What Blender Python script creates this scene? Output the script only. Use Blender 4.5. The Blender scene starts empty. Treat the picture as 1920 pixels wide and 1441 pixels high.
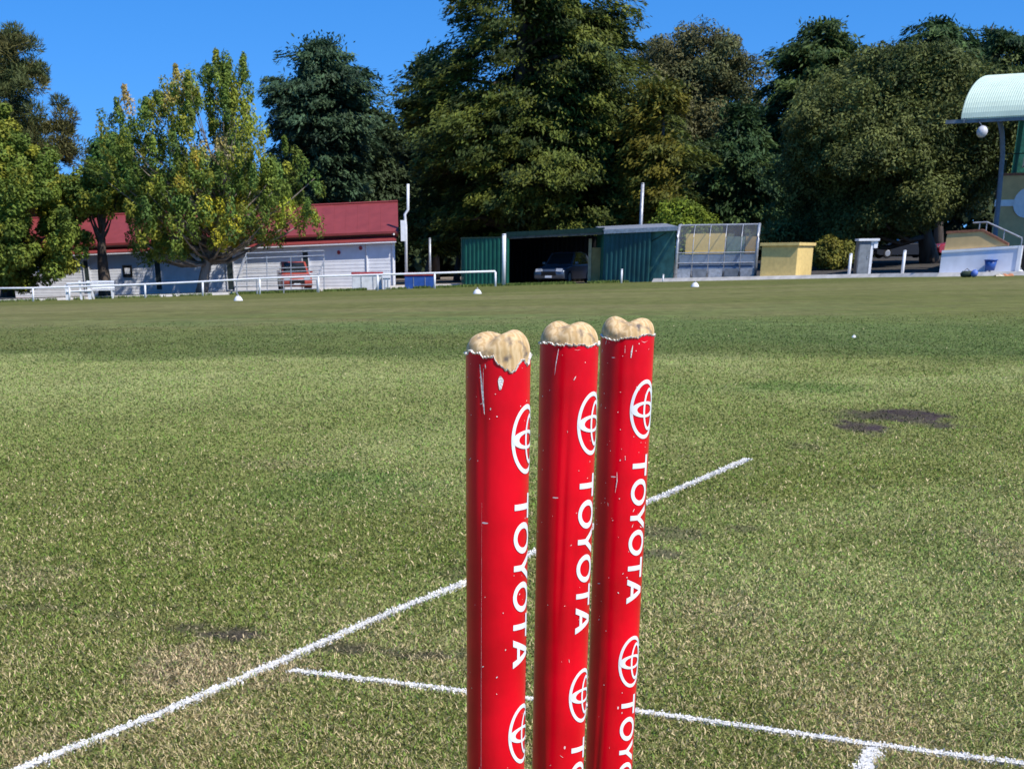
import bpy, bmesh, math, random
import numpy as np
from mathutils import Vector, Matrix
R_ = math.radians
rng = np.random.default_rng(7)
random.seed(7)
scene = bpy.context.scene
COL = scene.collection

# ------------------------------------------------------------------ camera
F_, X0, Y0, PITCH, ROLL, CH = 2586.4, 844.1, 1760.4, 0.4541, -0.0095, 0.7234
cp, sp, cr, sr = math.cos(PITCH), math.sin(PITCH), math.cos(ROLL), math.sin(ROLL)
FW = np.array([0, cp, -sp]); UP = np.array([0, sp, cp]); RT = np.array([1., 0, 0])
R2 = cr * RT + sr * UP; U2 = -sr * RT + cr * UP
cam_d = bpy.data.cameras.new('camera'); cam = bpy.data.objects.new('camera', cam_d); COL.objects.link(cam)
M = Matrix(((R2[0], U2[0], -FW[0], 0), (R2[1], U2[1], -FW[1], 0), (R2[2], U2[2], -FW[2], CH), (0, 0, 0, 1)))
cam.matrix_world = M
cam_d.sensor_width = 36; cam_d.sensor_fit = 'HORIZONTAL'
cam_d.lens = F_ / 1920 * 36
cam_d.shift_x = (960 - X0) / 1920; cam_d.shift_y = (Y0 - 720.5) / 1920
cam_d.clip_start = 0.02; cam_d.clip_end = 2000
cam_d.dof.use_dof = True; cam_d.dof.focus_distance = 0.98; cam_d.dof.aperture_fstop = 72
scene.camera = cam

# ------------------------------------------------------------------ light
SUN_EL, SUN_AZ = R_(50), R_(48)      # azimuth: from the direction facing the camera, round to the right
sdir = Vector((math.sin(SUN_AZ) * math.cos(SUN_EL), -math.cos(SUN_AZ) * math.cos(SUN_EL), math.sin(SUN_EL)))
sl = bpy.data.lights.new('sun', 'SUN'); sl.energy = 4.6; sl.angle = R_(0.5); sl.color = (1, 0.95, 0.87)
so = bpy.data.objects.new('sun', sl); COL.objects.link(so); so.rotation_euler = sdir.to_track_quat('Z', 'Y').to_euler()
w = bpy.data.worlds.new('World'); scene.world = w; w.use_nodes = True
nt = w.node_tree; nt.nodes.clear()
sky = nt.nodes.new('ShaderNodeTexSky'); sky.sky_type = 'NISHITA'; sky.sun_disc = False
sky.sun_elevation = SUN_EL; sky.sun_rotation = math.atan2(sdir.x, sdir.y)
sky.air_density = 1.0; sky.dust_density = 0.0; sky.ozone_density = 4.0; sky.altitude = 900
stc = nt.nodes.new('ShaderNodeTexCoord'); sva = nt.nodes.new('ShaderNodeVectorMath'); sva.operation = 'ADD'; sva.inputs[1].default_value = (0, 0, .16)
svn = nt.nodes.new('ShaderNodeVectorMath'); svn.operation = 'NORMALIZE'      # a clear blue right down to the trees
nt.links.new(stc.outputs['Generated'], sva.inputs[0]); nt.links.new(sva.outputs[0], svn.inputs[0]); nt.links.new(svn.outputs[0], sky.inputs['Vector'])
hsv = nt.nodes.new('ShaderNodeHueSaturation'); hsv.inputs['Saturation'].default_value = 1.34; hsv.inputs['Hue'].default_value = .507; hsv.inputs['Value'].default_value = 1.18
bg = nt.nodes.new('ShaderNodeBackground'); bg.inputs['Strength'].default_value = 0.15
wo = nt.nodes.new('ShaderNodeOutputWorld')
nt.links.new(sky.outputs[0], hsv.inputs['Color']); nt.links.new(hsv.outputs[0], bg.inputs[0]); nt.links.new(bg.outputs[0], wo.inputs[0])
scene.view_settings.view_transform = 'Standard'; scene.view_settings.look = 'None'
scene.view_settings.exposure = 0.2; scene.view_settings.gamma = 1
scene.cycles.transparent_max_bounces = 12; scene.cycles.max_bounces = 6

# ------------------------------------------------------------------ helpers
def srgb(r, g, b):
    f = lambda c: (c / 255 / 12.92) if c / 255 <= .04045 else ((c / 255 + .055) / 1.055) ** 2.4
    return (f(r), f(g), f(b), 1)

def terrain(x, y):
    s = np.clip((np.asarray(y, float) - 8) / 76, 0, 1); s = s * s * (3 - 2 * s)
    r = np.clip((np.asarray(x, float) - 8) / 10, 0, 1) * np.clip((np.asarray(y, float) - 84) / 24, 0, 1)
    return (-.38 + .0205 * np.clip(x, -40, 45)) * s + .62 * r

def at(px, py, Y):
    d = FW + R2 * (px - X0) / F_ + U2 * (Y0 - py) / F_
    t = Y / d[1]
    return Vector((d[0] * t, Y, CH + d[2] * t))

def base(px, Y, py=520):
    p = at(px, py, Y)
    z = float(terrain(p.x, p.y))
    for _ in range(3):
        q = proj(Vector((p.x, Y, z))); p = at(px, q[1], Y); z = float(terrain(p.x, Y))
    return Vector((p.x, Y, z))

def gnd(px, py):
    lo, hi = 1.0, 400.0
    for _ in range(60):
        m = (lo + hi) / 2; p = at(px, py, m)
        if p.z > terrain(p.x, p.y): lo = m
        else: hi = m
    return at(px, py, lo)

def proj(p):
    v = np.array(p) - np.array([0, 0, CH]); z = v @ FW
    return X0 + F_ * (v @ R2) / z, Y0 - F_ * (v @ U2) / z

MATS = {}
def mat(name, col, rough=.8, var=.12, scale=6, bump=0, bscale=40, metal=0, spec=.3, coat=0, stretch=None, dirt=None, alpha=None):
    if name in MATS: return MATS[name]
    m = bpy.data.materials.new(name); m.use_nodes = True; n = m.node_tree; b = n.nodes['Principled BSDF']
    b.inputs['Roughness'].default_value = rough; b.inputs['Metallic'].default_value = metal
    b.inputs['Specular IOR Level'].default_value = spec; b.inputs['Coat Weight'].default_value = coat
    tc = n.nodes.new('ShaderNodeTexCoord'); mp = n.nodes.new('ShaderNodeMapping')
    n.links.new(tc.outputs['Object'], mp.inputs['Vector'])
    if stretch: mp.inputs['Scale'].default_value = stretch
    nz = n.nodes.new('ShaderNodeTexNoise'); nz.inputs['Scale'].default_value = scale; nz.inputs['Detail'].default_value = 6
    n.links.new(mp.outputs[0], nz.inputs['Vector'])
    rp = n.nodes.new('ShaderNodeValToRGB'); c = np.array(col[:3])
    dk = np.array(dirt[:3]) if dirt else c * (1 - var * 2)
    rp.color_ramp.elements[0].position = .3; rp.color_ramp.elements[1].position = .7
    rp.color_ramp.elements[0].color = (*np.clip(dk, 0, 1), 1); rp.color_ramp.elements[1].color = (*np.clip(c * (1 + var), 0, 1), 1)
    n.links.new(nz.outputs['Fac'], rp.inputs[0]); n.links.new(rp.outputs[0], b.inputs['Base Color'])
    if bump:
        nb = n.nodes.new('ShaderNodeTexNoise'); nb.inputs['Scale'].default_value = bscale; n.links.new(mp.outputs[0], nb.inputs['Vector'])
        bm_ = n.nodes.new('ShaderNodeBump'); bm_.inputs['Strength'].default_value = bump; bm_.inputs['Distance'].default_value = .02
        n.links.new(nb.outputs['Fac'], bm_.inputs['Height']); n.links.new(bm_.outputs[0], b.inputs['Normal'])
    if alpha is not None: b.inputs['Alpha'].default_value = alpha
    MATS[name] = m
    return m

def attr_mat(name, rough=.8, transl=0, spec=.2, noise=None):
    m = bpy.data.materials.new(name); m.use_nodes = True; n = m.node_tree; b = n.nodes['Principled BSDF']
    b.inputs['Roughness'].default_value = rough; b.inputs['Specular IOR Level'].default_value = spec
    a = n.nodes.new('ShaderNodeAttribute'); a.attribute_name = 'Col'
    out = n.nodes['Material Output']
    src = a.outputs['Color']
    if noise:
        tc = n.nodes.new('ShaderNodeTexCoord')
        for sc_, lo, hi, st in noise:
            mp = n.nodes.new('ShaderNodeMapping'); mp.inputs['Scale'].default_value = st
            n.links.new(tc.outputs['Object'], mp.inputs['Vector'])
            nz = n.nodes.new('ShaderNodeTexNoise'); nz.inputs['Scale'].default_value = sc_; nz.inputs['Detail'].default_value = 8; nz.inputs['Roughness'].default_value = .7
            n.links.new(mp.outputs[0], nz.inputs['Vector'])
            mr = n.nodes.new('ShaderNodeMapRange'); mr.inputs['From Min'].default_value = .32; mr.inputs['From Max'].default_value = .68
            mr.inputs['To Min'].default_value = lo; mr.inputs['To Max'].default_value = hi
            n.links.new(nz.outputs['Fac'], mr.inputs['Value'])
            mx = n.nodes.new('ShaderNodeVectorMath'); mx.operation = 'SCALE'
            n.links.new(src, mx.inputs[0]); n.links.new(mr.outputs[0], mx.inputs['Scale']); src = mx.outputs[0]
    n.links.new(src, b.inputs['Base Color'])
    if transl:
        t = n.nodes.new('ShaderNodeBsdfTranslucent'); mx = n.nodes.new('ShaderNodeMixShader'); mx.inputs[0].default_value = transl
        n.links.new(src, t.inputs['Color'])
        n.links.new(b.outputs[0], mx.inputs[1]); n.links.new(t.outputs[0], mx.inputs[2]); n.links.new(mx.outputs[0], out.inputs['Surface'])
    return m

def tag(o, label=None, cat=None, group=None, kind=None):
    if label: o['label'] = label
    if cat: o['category'] = cat
    if group: o['group'] = group
    if kind: o['kind'] = kind
    return o

def empty(name, loc, label, cat, group=None):
    o = bpy.data.objects.new(name, None); COL.objects.link(o); o.location = loc; o.empty_display_size = .2
    return tag(o, label, cat, group)

def wloc(o):
    l = Vector((0, 0, 0))
    while o: l += Vector(o.location); o = o.parent
    return l

def mesh_np(name, V, Fc, nper, m, parent=None, col=None, smooth=False, loc=None):
    V = np.asarray(V, np.float32)
    off = wloc(parent) if parent else (Vector(loc) if loc is not None else Vector((0, 0, 0)))
    V = V - np.array(off, np.float32)
    me = bpy.data.meshes.new(name); me.vertices.add(len(V)); me.vertices.foreach_set('co', V.ravel())
    Fc = np.asarray(Fc, np.int32); nf = len(Fc)
    me.loops.add(nf * nper); me.loops.foreach_set('vertex_index', Fc.ravel())
    me.polygons.add(nf); me.polygons.foreach_set('loop_start', np.arange(nf, dtype=np.int32) * nper)
    me.polygons.foreach_set('loop_total', np.full(nf, nper, np.int32))
    if smooth: me.polygons.foreach_set('use_smooth', np.ones(nf, bool))
    me.update(calc_edges=True)
    if col is not None:
        a = me.attributes.new('Col', 'FLOAT_COLOR', 'POINT')
        c = np.ones((len(V), 4), np.float32); c[:, :3] = col; a.data.foreach_set('color', c.ravel())
    me.materials.append(m)
    o = bpy.data.objects.new(name, me); COL.objects.link(o)
    if parent: o.parent = parent
    elif loc is not None: o.location = off
    return o

class MB:
    def __init__(s): s.v = []; s.f = []
    def add(s, vs, fs):
        k = len(s.v); s.v += [Vector(v) for v in vs]; s.f += [tuple(i + k for i in f) for f in fs]; return s
    def obox(s, o, a, b, c):       # corner o and three edge vectors
        o, a, b, c = map(Vector, (o, a, b, c))
        vs = [o, o + a, o + a + b, o + b, o + c, o + a + c, o + a + b + c, o + b + c]
        return s.add(vs, [(0, 3, 2, 1), (4, 5, 6, 7), (0, 1, 5, 4), (1, 2, 6, 5), (2, 3, 7, 6), (3, 0, 4, 7)])
    def box(s, c, sz, rz=0):       # c = centre of the bottom
        ca, sa = math.cos(rz), math.sin(rz); ax = Vector((ca, sa, 0)); ay = Vector((-sa, ca, 0))
        return s.obox(Vector(c) - ax * sz[0] / 2 - ay * sz[1] / 2, ax * sz[0], ay * sz[1], Vector((0, 0, sz[2])))
    def tube(s, pts, r, n=8, cap=True):
        pts = [Vector(p) for p in pts]; rr = r if isinstance(r, (list, tuple)) else [r] * len(pts)
        rings = []
        for i, p in enumerate(pts):
            d = (pts[min(i + 1, len(pts) - 1)] - pts[max(i - 1, 0)]).normalized()
            a = d.cross(Vector((0, 0, 1)) if abs(d.z) < .9 else Vector((1, 0, 0))).normalized(); b = d.cross(a)
            rings.append([p + (a * math.cos(2 * math.pi * k / n) + b * math.sin(2 * math.pi * k / n)) * rr[i] for k in range(n)])
        vs = [v for g in rings for v in g]; fs = []
        for i in range(len(pts) - 1):
            for k in range(n):
                fs.append((i * n + k, i * n + (k + 1) % n, (i + 1) * n + (k + 1) % n, (i + 1) * n + k))
        if cap: fs.append(tuple(range(n))); fs.append(tuple(range(len(vs) - n, len(vs))))
        return s.add(vs, fs)
    def prism(s, poly, d):         # closed polygon extruded along d
        poly = [Vector(p) for p in poly]; n = len(poly); d = Vector(d)
        vs = poly + [p + d for p in poly]
        return s.add(vs, [tuple(range(n)), tuple(range(2 * n - 1, n - 1, -1))] + [(i, (i + 1) % n, n + (i + 1) % n, n + i) for i in range(n)])
    def build(s, name, m, parent=None, smooth=False, loc=None, bevel=0):
        off = wloc(parent) if parent else (Vector(loc) if loc is not None else Vector((0, 0, 0)))
        me = bpy.data.meshes.new(name); me.from_pydata([v - off for v in s.v], [], s.f)
        bm = bmesh.new(); bm.from_mesh(me)
        bmesh.ops.recalc_face_normals(bm, faces=bm.faces)
        if bevel: bmesh.ops.bevel(bm, geom=[e for e in bm.edges if len(e.link_faces) == 2 and e.calc_face_angle(0) > .5], offset=bevel, segments=2, affect='EDGES', profile=.6)
        if smooth:
            for f in bm.faces: f.smooth = len(f.verts) <= 4
        bm.to_mesh(me); bm.free()
        me.materials.append(m)
        o = bpy.data.objects.new(name, me); COL.objects.link(o)
        if parent: o.parent = parent
        elif loc is not None: o.location = off
        return o

def vnoise(x, y, seed=0):            # smooth value noise, vectorised
    xi = np.floor(x).astype(np.int64); yi = np.floor(y).astype(np.int64); xf = x - xi; yf = y - yi
    def h(a, b):
        n = (a * 374761393 + b * 668265263 + seed * 974634777) & 0x7fffffff
        n = ((n ^ (n >> 13)) * 1274126177) & 0x7fffffff
        return ((n ^ (n >> 16)) & 0xffff) / 65535.
    u = xf * xf * (3 - 2 * xf); v = yf * yf * (3 - 2 * yf)
    return (h(xi, yi) * (1 - u) + h(xi + 1, yi) * u) * (1 - v) + (h(xi, yi + 1) * (1 - u) + h(xi + 1, yi + 1) * u) * v
def fbm(x, y, seed=0, o=4):
    t = 0; a = .5
    for i in range(o): t = t + a * vnoise(x * 2 ** i, y * 2 ** i, seed + i); a *= .5
    return t / (1 - .5 ** o)

# ------------------------------------------------------------------ turf colour of the place
GREEN = np.array([.212, .232, .058]); LGREEN = np.array([.345, .360, .130]); DGREEN = np.array([.088, .125, .034])
TAN = np.array([.32, .275, .120]); STRAW = np.array([.66, .52, .29]); SOIL = np.array([.085, .066, .050]); BARE = np.array([.33, .25, .16])
def ell(px, py, rx, ry):
    c = gnd(px, py); a = gnd(px + rx, py); b = gnd(px, py - ry); d = gnd(px, py + ry)
    return (c.x, c.y, (a - c).length * 1.1, (b.y - d.y) / 2 * 1.5)
SOILS = [(ell(1690, 782, 90, 12), 1.0), (ell(1625, 802, 40, 10), 1.0), (ell(1600, 795, 30, 8), .7), (ell(1255, 1000, 60, 9), .55), (ell(1235, 1038, 45, 6), .7), (ell(1395, 992, 30, 5), .5),
         (ell(430, 1190, 60, 9), .85), (ell(355, 1176, 50, 6), .7), (ell(650, 1217, 45, 8), .85), (ell(800, 1228, 80, 7), .85), (ell(730, 1222, 40, 5), .6), (ell(60, 1140, 90, 5), .45), (ell(220, 1155, 60, 5), .4),
         (ell(1510, 838, 25, 6), .4), (ell(860, 1075, 40, 10), .35), (ell(420, 1068, 12, 4), .6), (ell(1000, 1290, 60, 14), .3)]
BARES = [(ell(340, 1252, 90, 24), .9), (ell(520, 1258, 70, 22), .6), (ell(60, 1080, 110, 20), .35), (ell(1880, 1030, 60, 25), .4), (ell(60, 1410, 140, 30), .45), (ell(1350, 1140, 90, 25), .3), (ell(530, 870, 90, 6), .3)]
LUSH = [(ell(640, 895, 120, 10), .7), (ell(1520, 725, 90, 7), .8), (ell(1350, 728, 110, 8), .4), (ell(620, 925, 200, 22), .5), (ell(1800, 1050, 100, 40), .3)]
def blob(x, y, e, seed):
    cx, cy, rx, ry = e
    d = np.sqrt(((x - cx) / rx) ** 2 + ((y - cy) / ry) ** 2) + (fbm(x * 2.2 / rx, y * 1.6 / ry, seed, 3) - .5) * 1.5
    return np.clip((1.15 - d) / .5, 0, 1)
def turf(x, y):
    """colour and dryness of the ground at x, y"""
    n1 = fbm(x * .9, y * .9, 3); n2 = fbm(x * 4, y * 2.5, 9); n3 = fbm(x * .18 + 5, y * .12, 21)
    w_ = (fbm(x * .7, y * .7, 31) - .5)
    near = np.clip((3.7 - y) / 1.8, 0, 1)
    mix = lambda a, b, t: a * (1 - t[:, None]) + b * t[:, None]
    t = np.clip((n1 - .42) * 3.2, 0, 1)
    c = mix(np.tile(GREEN * 1.05, (len(x), 1)), LGREEN, t)
    c = mix(c, LGREEN * 1.02, np.clip((y - 5) / 4, 0, 1) * .75 * np.clip(.75 - x / 14, .25, 1))
    dry = np.clip((n2 - .40) * 2.4, 0, 1) * (.25 + .70 * near) + near * .26
    c = mix(c, TAN * 1.05, np.clip(dry, 0, 1) * .8)
    # bands: the square ends, then the darker strip, then the dry outfield
    yb = 12.6 - .17 * x
    k = np.clip((y - yb) / 1.3 + w_ * 1.6, 0, 1)
    darkc = mix(np.tile(DGREEN * 1.25, (len(x), 1)), GREEN * .62, np.clip((n3 - .45) * 3 + x * .02, 0, 1))
    c = mix(c, darkc, k * .84)
    yo = 23 + x * .35
    k2 = np.clip((y - yo) / 11 + .3 + w_ * 1.6, 0, 1)
    out = mix(np.tile(TAN * .40 + GREEN * .30, (len(x), 1)), GREEN * .62, np.clip((fbm(x * .10, y * .22, 50) - .42) * 3.2, 0, 1) * .8)
    c = mix(c, out, k2)
    k3 = np.clip((y - 58 + w_ * 4) / 5, 0, 1)
    c = mix(c, GREEN * .55, k3 * .75)
    for i, (e, a) in enumerate(LUSH): c = mix(c, DGREEN * 1.5 + np.array([.01, .03, 0]), blob(x, y, e, 70 + i) * a * .7)
    for i, (e, a) in enumerate(BARES): b = blob(x, y, e, 90 + i) * a; c = mix(c, BARE, b * .75); dry = np.clip(dry + b, 0, 1)
    soil = np.zeros(len(x))
    for i, (e, a) in enumerate(SOILS): soil = np.maximum(soil, blob(x, y, e, 110 + i) * a * (.72 + .5 * fbm(x * 14, y * 9, 200 + i, 3)))
    c = mix(c, SOIL, soil)
    # beyond the boundary kerb: bare brown earth and litter, shade painted in on the right
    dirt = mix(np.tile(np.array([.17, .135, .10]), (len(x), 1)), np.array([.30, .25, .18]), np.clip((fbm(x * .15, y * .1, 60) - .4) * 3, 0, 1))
    dirt = mix(dirt, np.array([.075, .068, .060]), np.clip((x - 9) / 4, 0, 1))  # under the big trees: crown shade mixed into the ground colour
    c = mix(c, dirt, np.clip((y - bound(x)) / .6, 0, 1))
    return c, dry, soil
def bound(x):                      # distance of the boundary edge
    return np.interp(x, [-60, 2, 12, 16, 30, 60], [85.5, 85.5, 82.6, 77.3, 70.5, 60])

# ground: one sheet, finer towards the stumps
ys = np.concatenate([np.linspace(-60, 0, 8)[:-1], np.linspace(0, 1.2, 6)[:-1], np.exp(np.linspace(math.log(1.2), math.log(110), 620)), np.exp(np.linspace(math.log(118), math.log(1500), 20))])
us = np.concatenate([[-14, -6, -3, -1.6], np.linspace(-.75, .8, 460), [1.6, 3, 6, 14]])
YY, UU = np.meshgrid(ys, us, indexing='ij')
XX = UU * (np.maximum(YY, 0) + 2.0) * .62
XX[np.abs(UU) > 1] *= 2.2
gx, gy = XX.ravel(), YY.ravel()
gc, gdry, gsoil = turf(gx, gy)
gz = terrain(gx, gy)
nr, nc = YY.shape
idx = np.arange(nr * nc).reshape(nr, nc)
quads = np.stack([idx[:-1, :-1], idx[:-1, 1:], idx[1:, 1:], idx[1:, :-1]], -1).reshape(-1, 4)
MG = attr_mat('turf_ground', rough=.95, spec=.1, noise=[(300, .6, 1.35, (1, 1, 1)), (22, .78, 1.22, (1, .6, 1)), (3.2, .74, 1.28, (1, .35, 1)), (.8, .82, 1.2, (.5, 1.2, 1))])
_n = MG.node_tree; _nz = _n.nodes.new('ShaderNodeTexNoise'); _nz.inputs['Scale'].default_value = 130; _nz.inputs['Detail'].default_value = 6
_tc = _n.nodes.new('ShaderNodeTexCoord'); _n.links.new(_tc.outputs['Object'], _nz.inputs['Vector'])
_b = _n.nodes.new('ShaderNodeBump'); _b.inputs['Strength'].default_value = .9; _b.inputs['Distance'].default_value = .012
_n.links.new(_nz.outputs['Fac'], _b.inputs['Height']); _n.links.new(_b.outputs[0], _n.nodes['Principled BSDF'].inputs['Normal'])
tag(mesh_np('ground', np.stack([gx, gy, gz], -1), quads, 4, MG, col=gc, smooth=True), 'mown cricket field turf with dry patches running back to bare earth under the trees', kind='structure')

# ------------------------------------------------------------------ crease lines
def g2(px, py): p = gnd(px, py); return np.array([p.x, p.y])
L1 = [g2(-160, 1530), g2(51.5, 1438), g2(300, 1340), g2(515.6, 1246), g2(694, 1166), g2(872, 1093.6), g2(1222.5, 939.4), g2(1402, 862)]
L2 = [g2(548, 1259), g2(700, 1277), g2(872, 1298.5), g2(1195, 1335.7), g2(1527, 1382), g2(1642, 1399), g2(1912, 1433), g2(2200, 1468)]
L3 = [g2(1640, 1404), g2(1615, 1452), g2(1560, 1560)]
def dist_poly(x, y, P):
    best = np.full(len(x), 9.)
    for a, b in zip(P[:-1], P[1:]):
        d = b - a; t = np.clip(((x - a[0]) * d[0] + (y - a[1]) * d[1]) / (d @ d), 0, 1)
        best = np.minimum(best, np.hypot(x - a[0] - d[0] * t, y - a[1] - d[1] * t))
    return best
LINES = [('popping_crease', 'long white painted line running from the bottom left corner to the right of the stumps', L1, .0115), ('return_crease', 'white painted line crossing the grass behind the stumps towards the right edge', L2, .0108),
         ('bowling_crease', 'short stub of white painted line meeting the return crease near the bottom edge', L3, .0135)]

# ------------------------------------------------------------------ grass blades
def blades(x, y, c, length, width, tilt_lo, tilt_hi):
    n = len(x); az = rng.uniform(0, 2 * np.pi, n); tl = rng.uniform(tilt_lo, tilt_hi, n)
    d = np.stack([np.cos(az) * np.sin(tl), np.sin(az) * np.sin(tl), np.cos(tl)], -1)
    az2 = az + np.pi / 2 + rng.normal(0, .5, n); s = np.stack([np.cos(az2), np.sin(az2), rng.normal(0, .35, n)], -1)
    z = terrain(x, y)
    b = np.stack([x, y, z - .001], -1)
    mid = b + d * (length * .55)[:, None] + np.array([0, 0, 1]) * (length * .1)[:, None]
    tip = b + d * length[:, None]
    hw = (width / 2)[:, None]
    V = np.stack([b - s * hw, b + s * hw, mid + s * hw * .8, tip, mid - s * hw * .8], 1).reshape(-1, 3)
    k = np.arange(n) * 5
    F1 = np.stack([k, k + 1, k + 2, k + 3, k + 4], -1)
    return V, F1, np.repeat(c, 5, 0)

N = 1300000
lo, hi = math.log(1.35), math.log(34)
Yb = np.exp(rng.uniform(lo, hi, N))
Xb = Yb * rng.uniform(-.40, .47, N)
c, dry, soil = turf(Xb, Yb)
r = rng.random(N)
nearw = np.clip((8 - Yb) / 6.5, 0.02, 1)
pstraw = (.17 + .46 * dry) * nearw
isst = r < pstraw
vr = np.clip(3 / Yb, .22, 1); cb = c * (1 + (rng.uniform(.38, 1.6, N) - 1) * vr)[:, None]
st = STRAW * rng.uniform(.7, 1.5, N)[:, None]
cb[isst] = (st * .8 + c * .2)[isst]
gr = (r > .80); cb[gr] = (cb * np.array([.75, 1.12, .6]))[gr]
keep = (rng.random(N) > soil * .85) & (rng.random(N) > np.clip((Yb - 8) / 17, 0, 1))
dl = [dist_poly(Xb, Yb, P) for _, _, P, _ in LINES]
rag = (fbm(Xb * 45, Yb * 45, 77, 2) - .5) * .014
lfac = (Yb / 2.2)
Ln = .0118 * lfac ** .08 * rng.uniform(.55, 1.35, N); Wd = .0020 * lfac ** .82 * rng.uniform(.7, 1.3, N)
MGB = attr_mat('grass_blades', rough=.65, transl=.18, spec=.25)
online = np.zeros(N, bool)
MW = attr_mat('line_paint', rough=.9, spec=.1)
for (nm, lab, P, hw), d in zip(LINES, dl):
    on = (d < hw + rag + rng.normal(0, .002, N)) & ~online & (rng.random(N) > .06)
    online |= on
    # extra painted blades
    Pa = np.array(P); seg = np.linalg.norm(np.diff(Pa, axis=0), axis=1); cum = np.concatenate([[0], np.cumsum(seg)])
    m = int(cum[-1] * 6500); t = rng.uniform(0, cum[-1], m)
    lx = np.interp(t, cum, Pa[:, 0]); ly = np.interp(t, cum, Pa[:, 1])
    dd = np.stack([np.interp(t, cum[:-1], np.diff(Pa[:, 0]) / seg), np.interp(t, cum[:-1], np.diff(Pa[:, 1]) / seg)], -1)
    o_ = rng.normal(0, .62, m) * hw; lx = lx - dd[:, 1] * o_; ly = ly + dd[:, 0] * o_
    X_ = np.concatenate([Xb[on], lx]); Y_ = np.concatenate([Yb[on], ly])
    k = len(X_); cw = np.tile(np.array([.84, .81, .75]), (k, 1)) * rng.uniform(.82, 1.1, k)[:, None]
    V1, F1, C1 = blades(X_, Y_, cw, .0125 * rng.uniform(.5, 1.2, k) * (Y_ / 2.2) ** .3, .0036 * (Y_ / 2.2) ** .5 * rng.uniform(.7, 1.4, k), .7, 1.45)
    # paint soaked into the soil: thin ragged strip 4 mm up
    ns = max(int(cum[-1] / .012), 4); tt = np.linspace(0, cum[-1], ns)
    sx = np.interp(tt, cum, Pa[:, 0]); sy = np.interp(tt, cum, Pa[:, 1]); g = np.stack([np.gradient(sx), np.gradient(sy)], -1); g /= np.linalg.norm(g, axis=1)[:, None]
    hl = hw * (.62 + .5 * rng.random(ns)); hr = hw * (.62 + .5 * rng.random(ns))
    A = np.stack([sx - g[:, 1] * hl, sy + g[:, 0] * hl, terrain(sx, sy) + .004], -1); B = np.stack([sx + g[:, 1] * hr, sy - g[:, 0] * hr, terrain(sx, sy) + .004], -1)
    SV = np.concatenate([A, B]); a = np.arange(ns - 1)
    SF = np.stack([a, a + 1, a + 1 + ns, a + ns], -1)
    me_v = np.concatenate([SV, V1]); 
    BF = F1 + len(SV); faces = np.concatenate([SF, BF[:, [0, 1, 2, 4]]])
    cc = np.concatenate([np.tile([.70, .68, .62], (len(SV), 1)) * (.85 + .25 * rng.random(len(SV)))[:, None], C1])
    tag(mesh_np(nm, me_v, faces, 4, MW, col=cc), lab, kind='structure')
sel = keep & ~online
V1, F1, C1 = blades(Xb[sel], Yb[sel], cb[sel], Ln[sel], Wd[sel], .55, 1.48)
tag(mesh_np('grass', V1, F1, 5, MGB, col=C1), 'short mown grass blades, green mixed with dry straw, over the whole near field', 'grass', kind='stuff')

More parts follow.
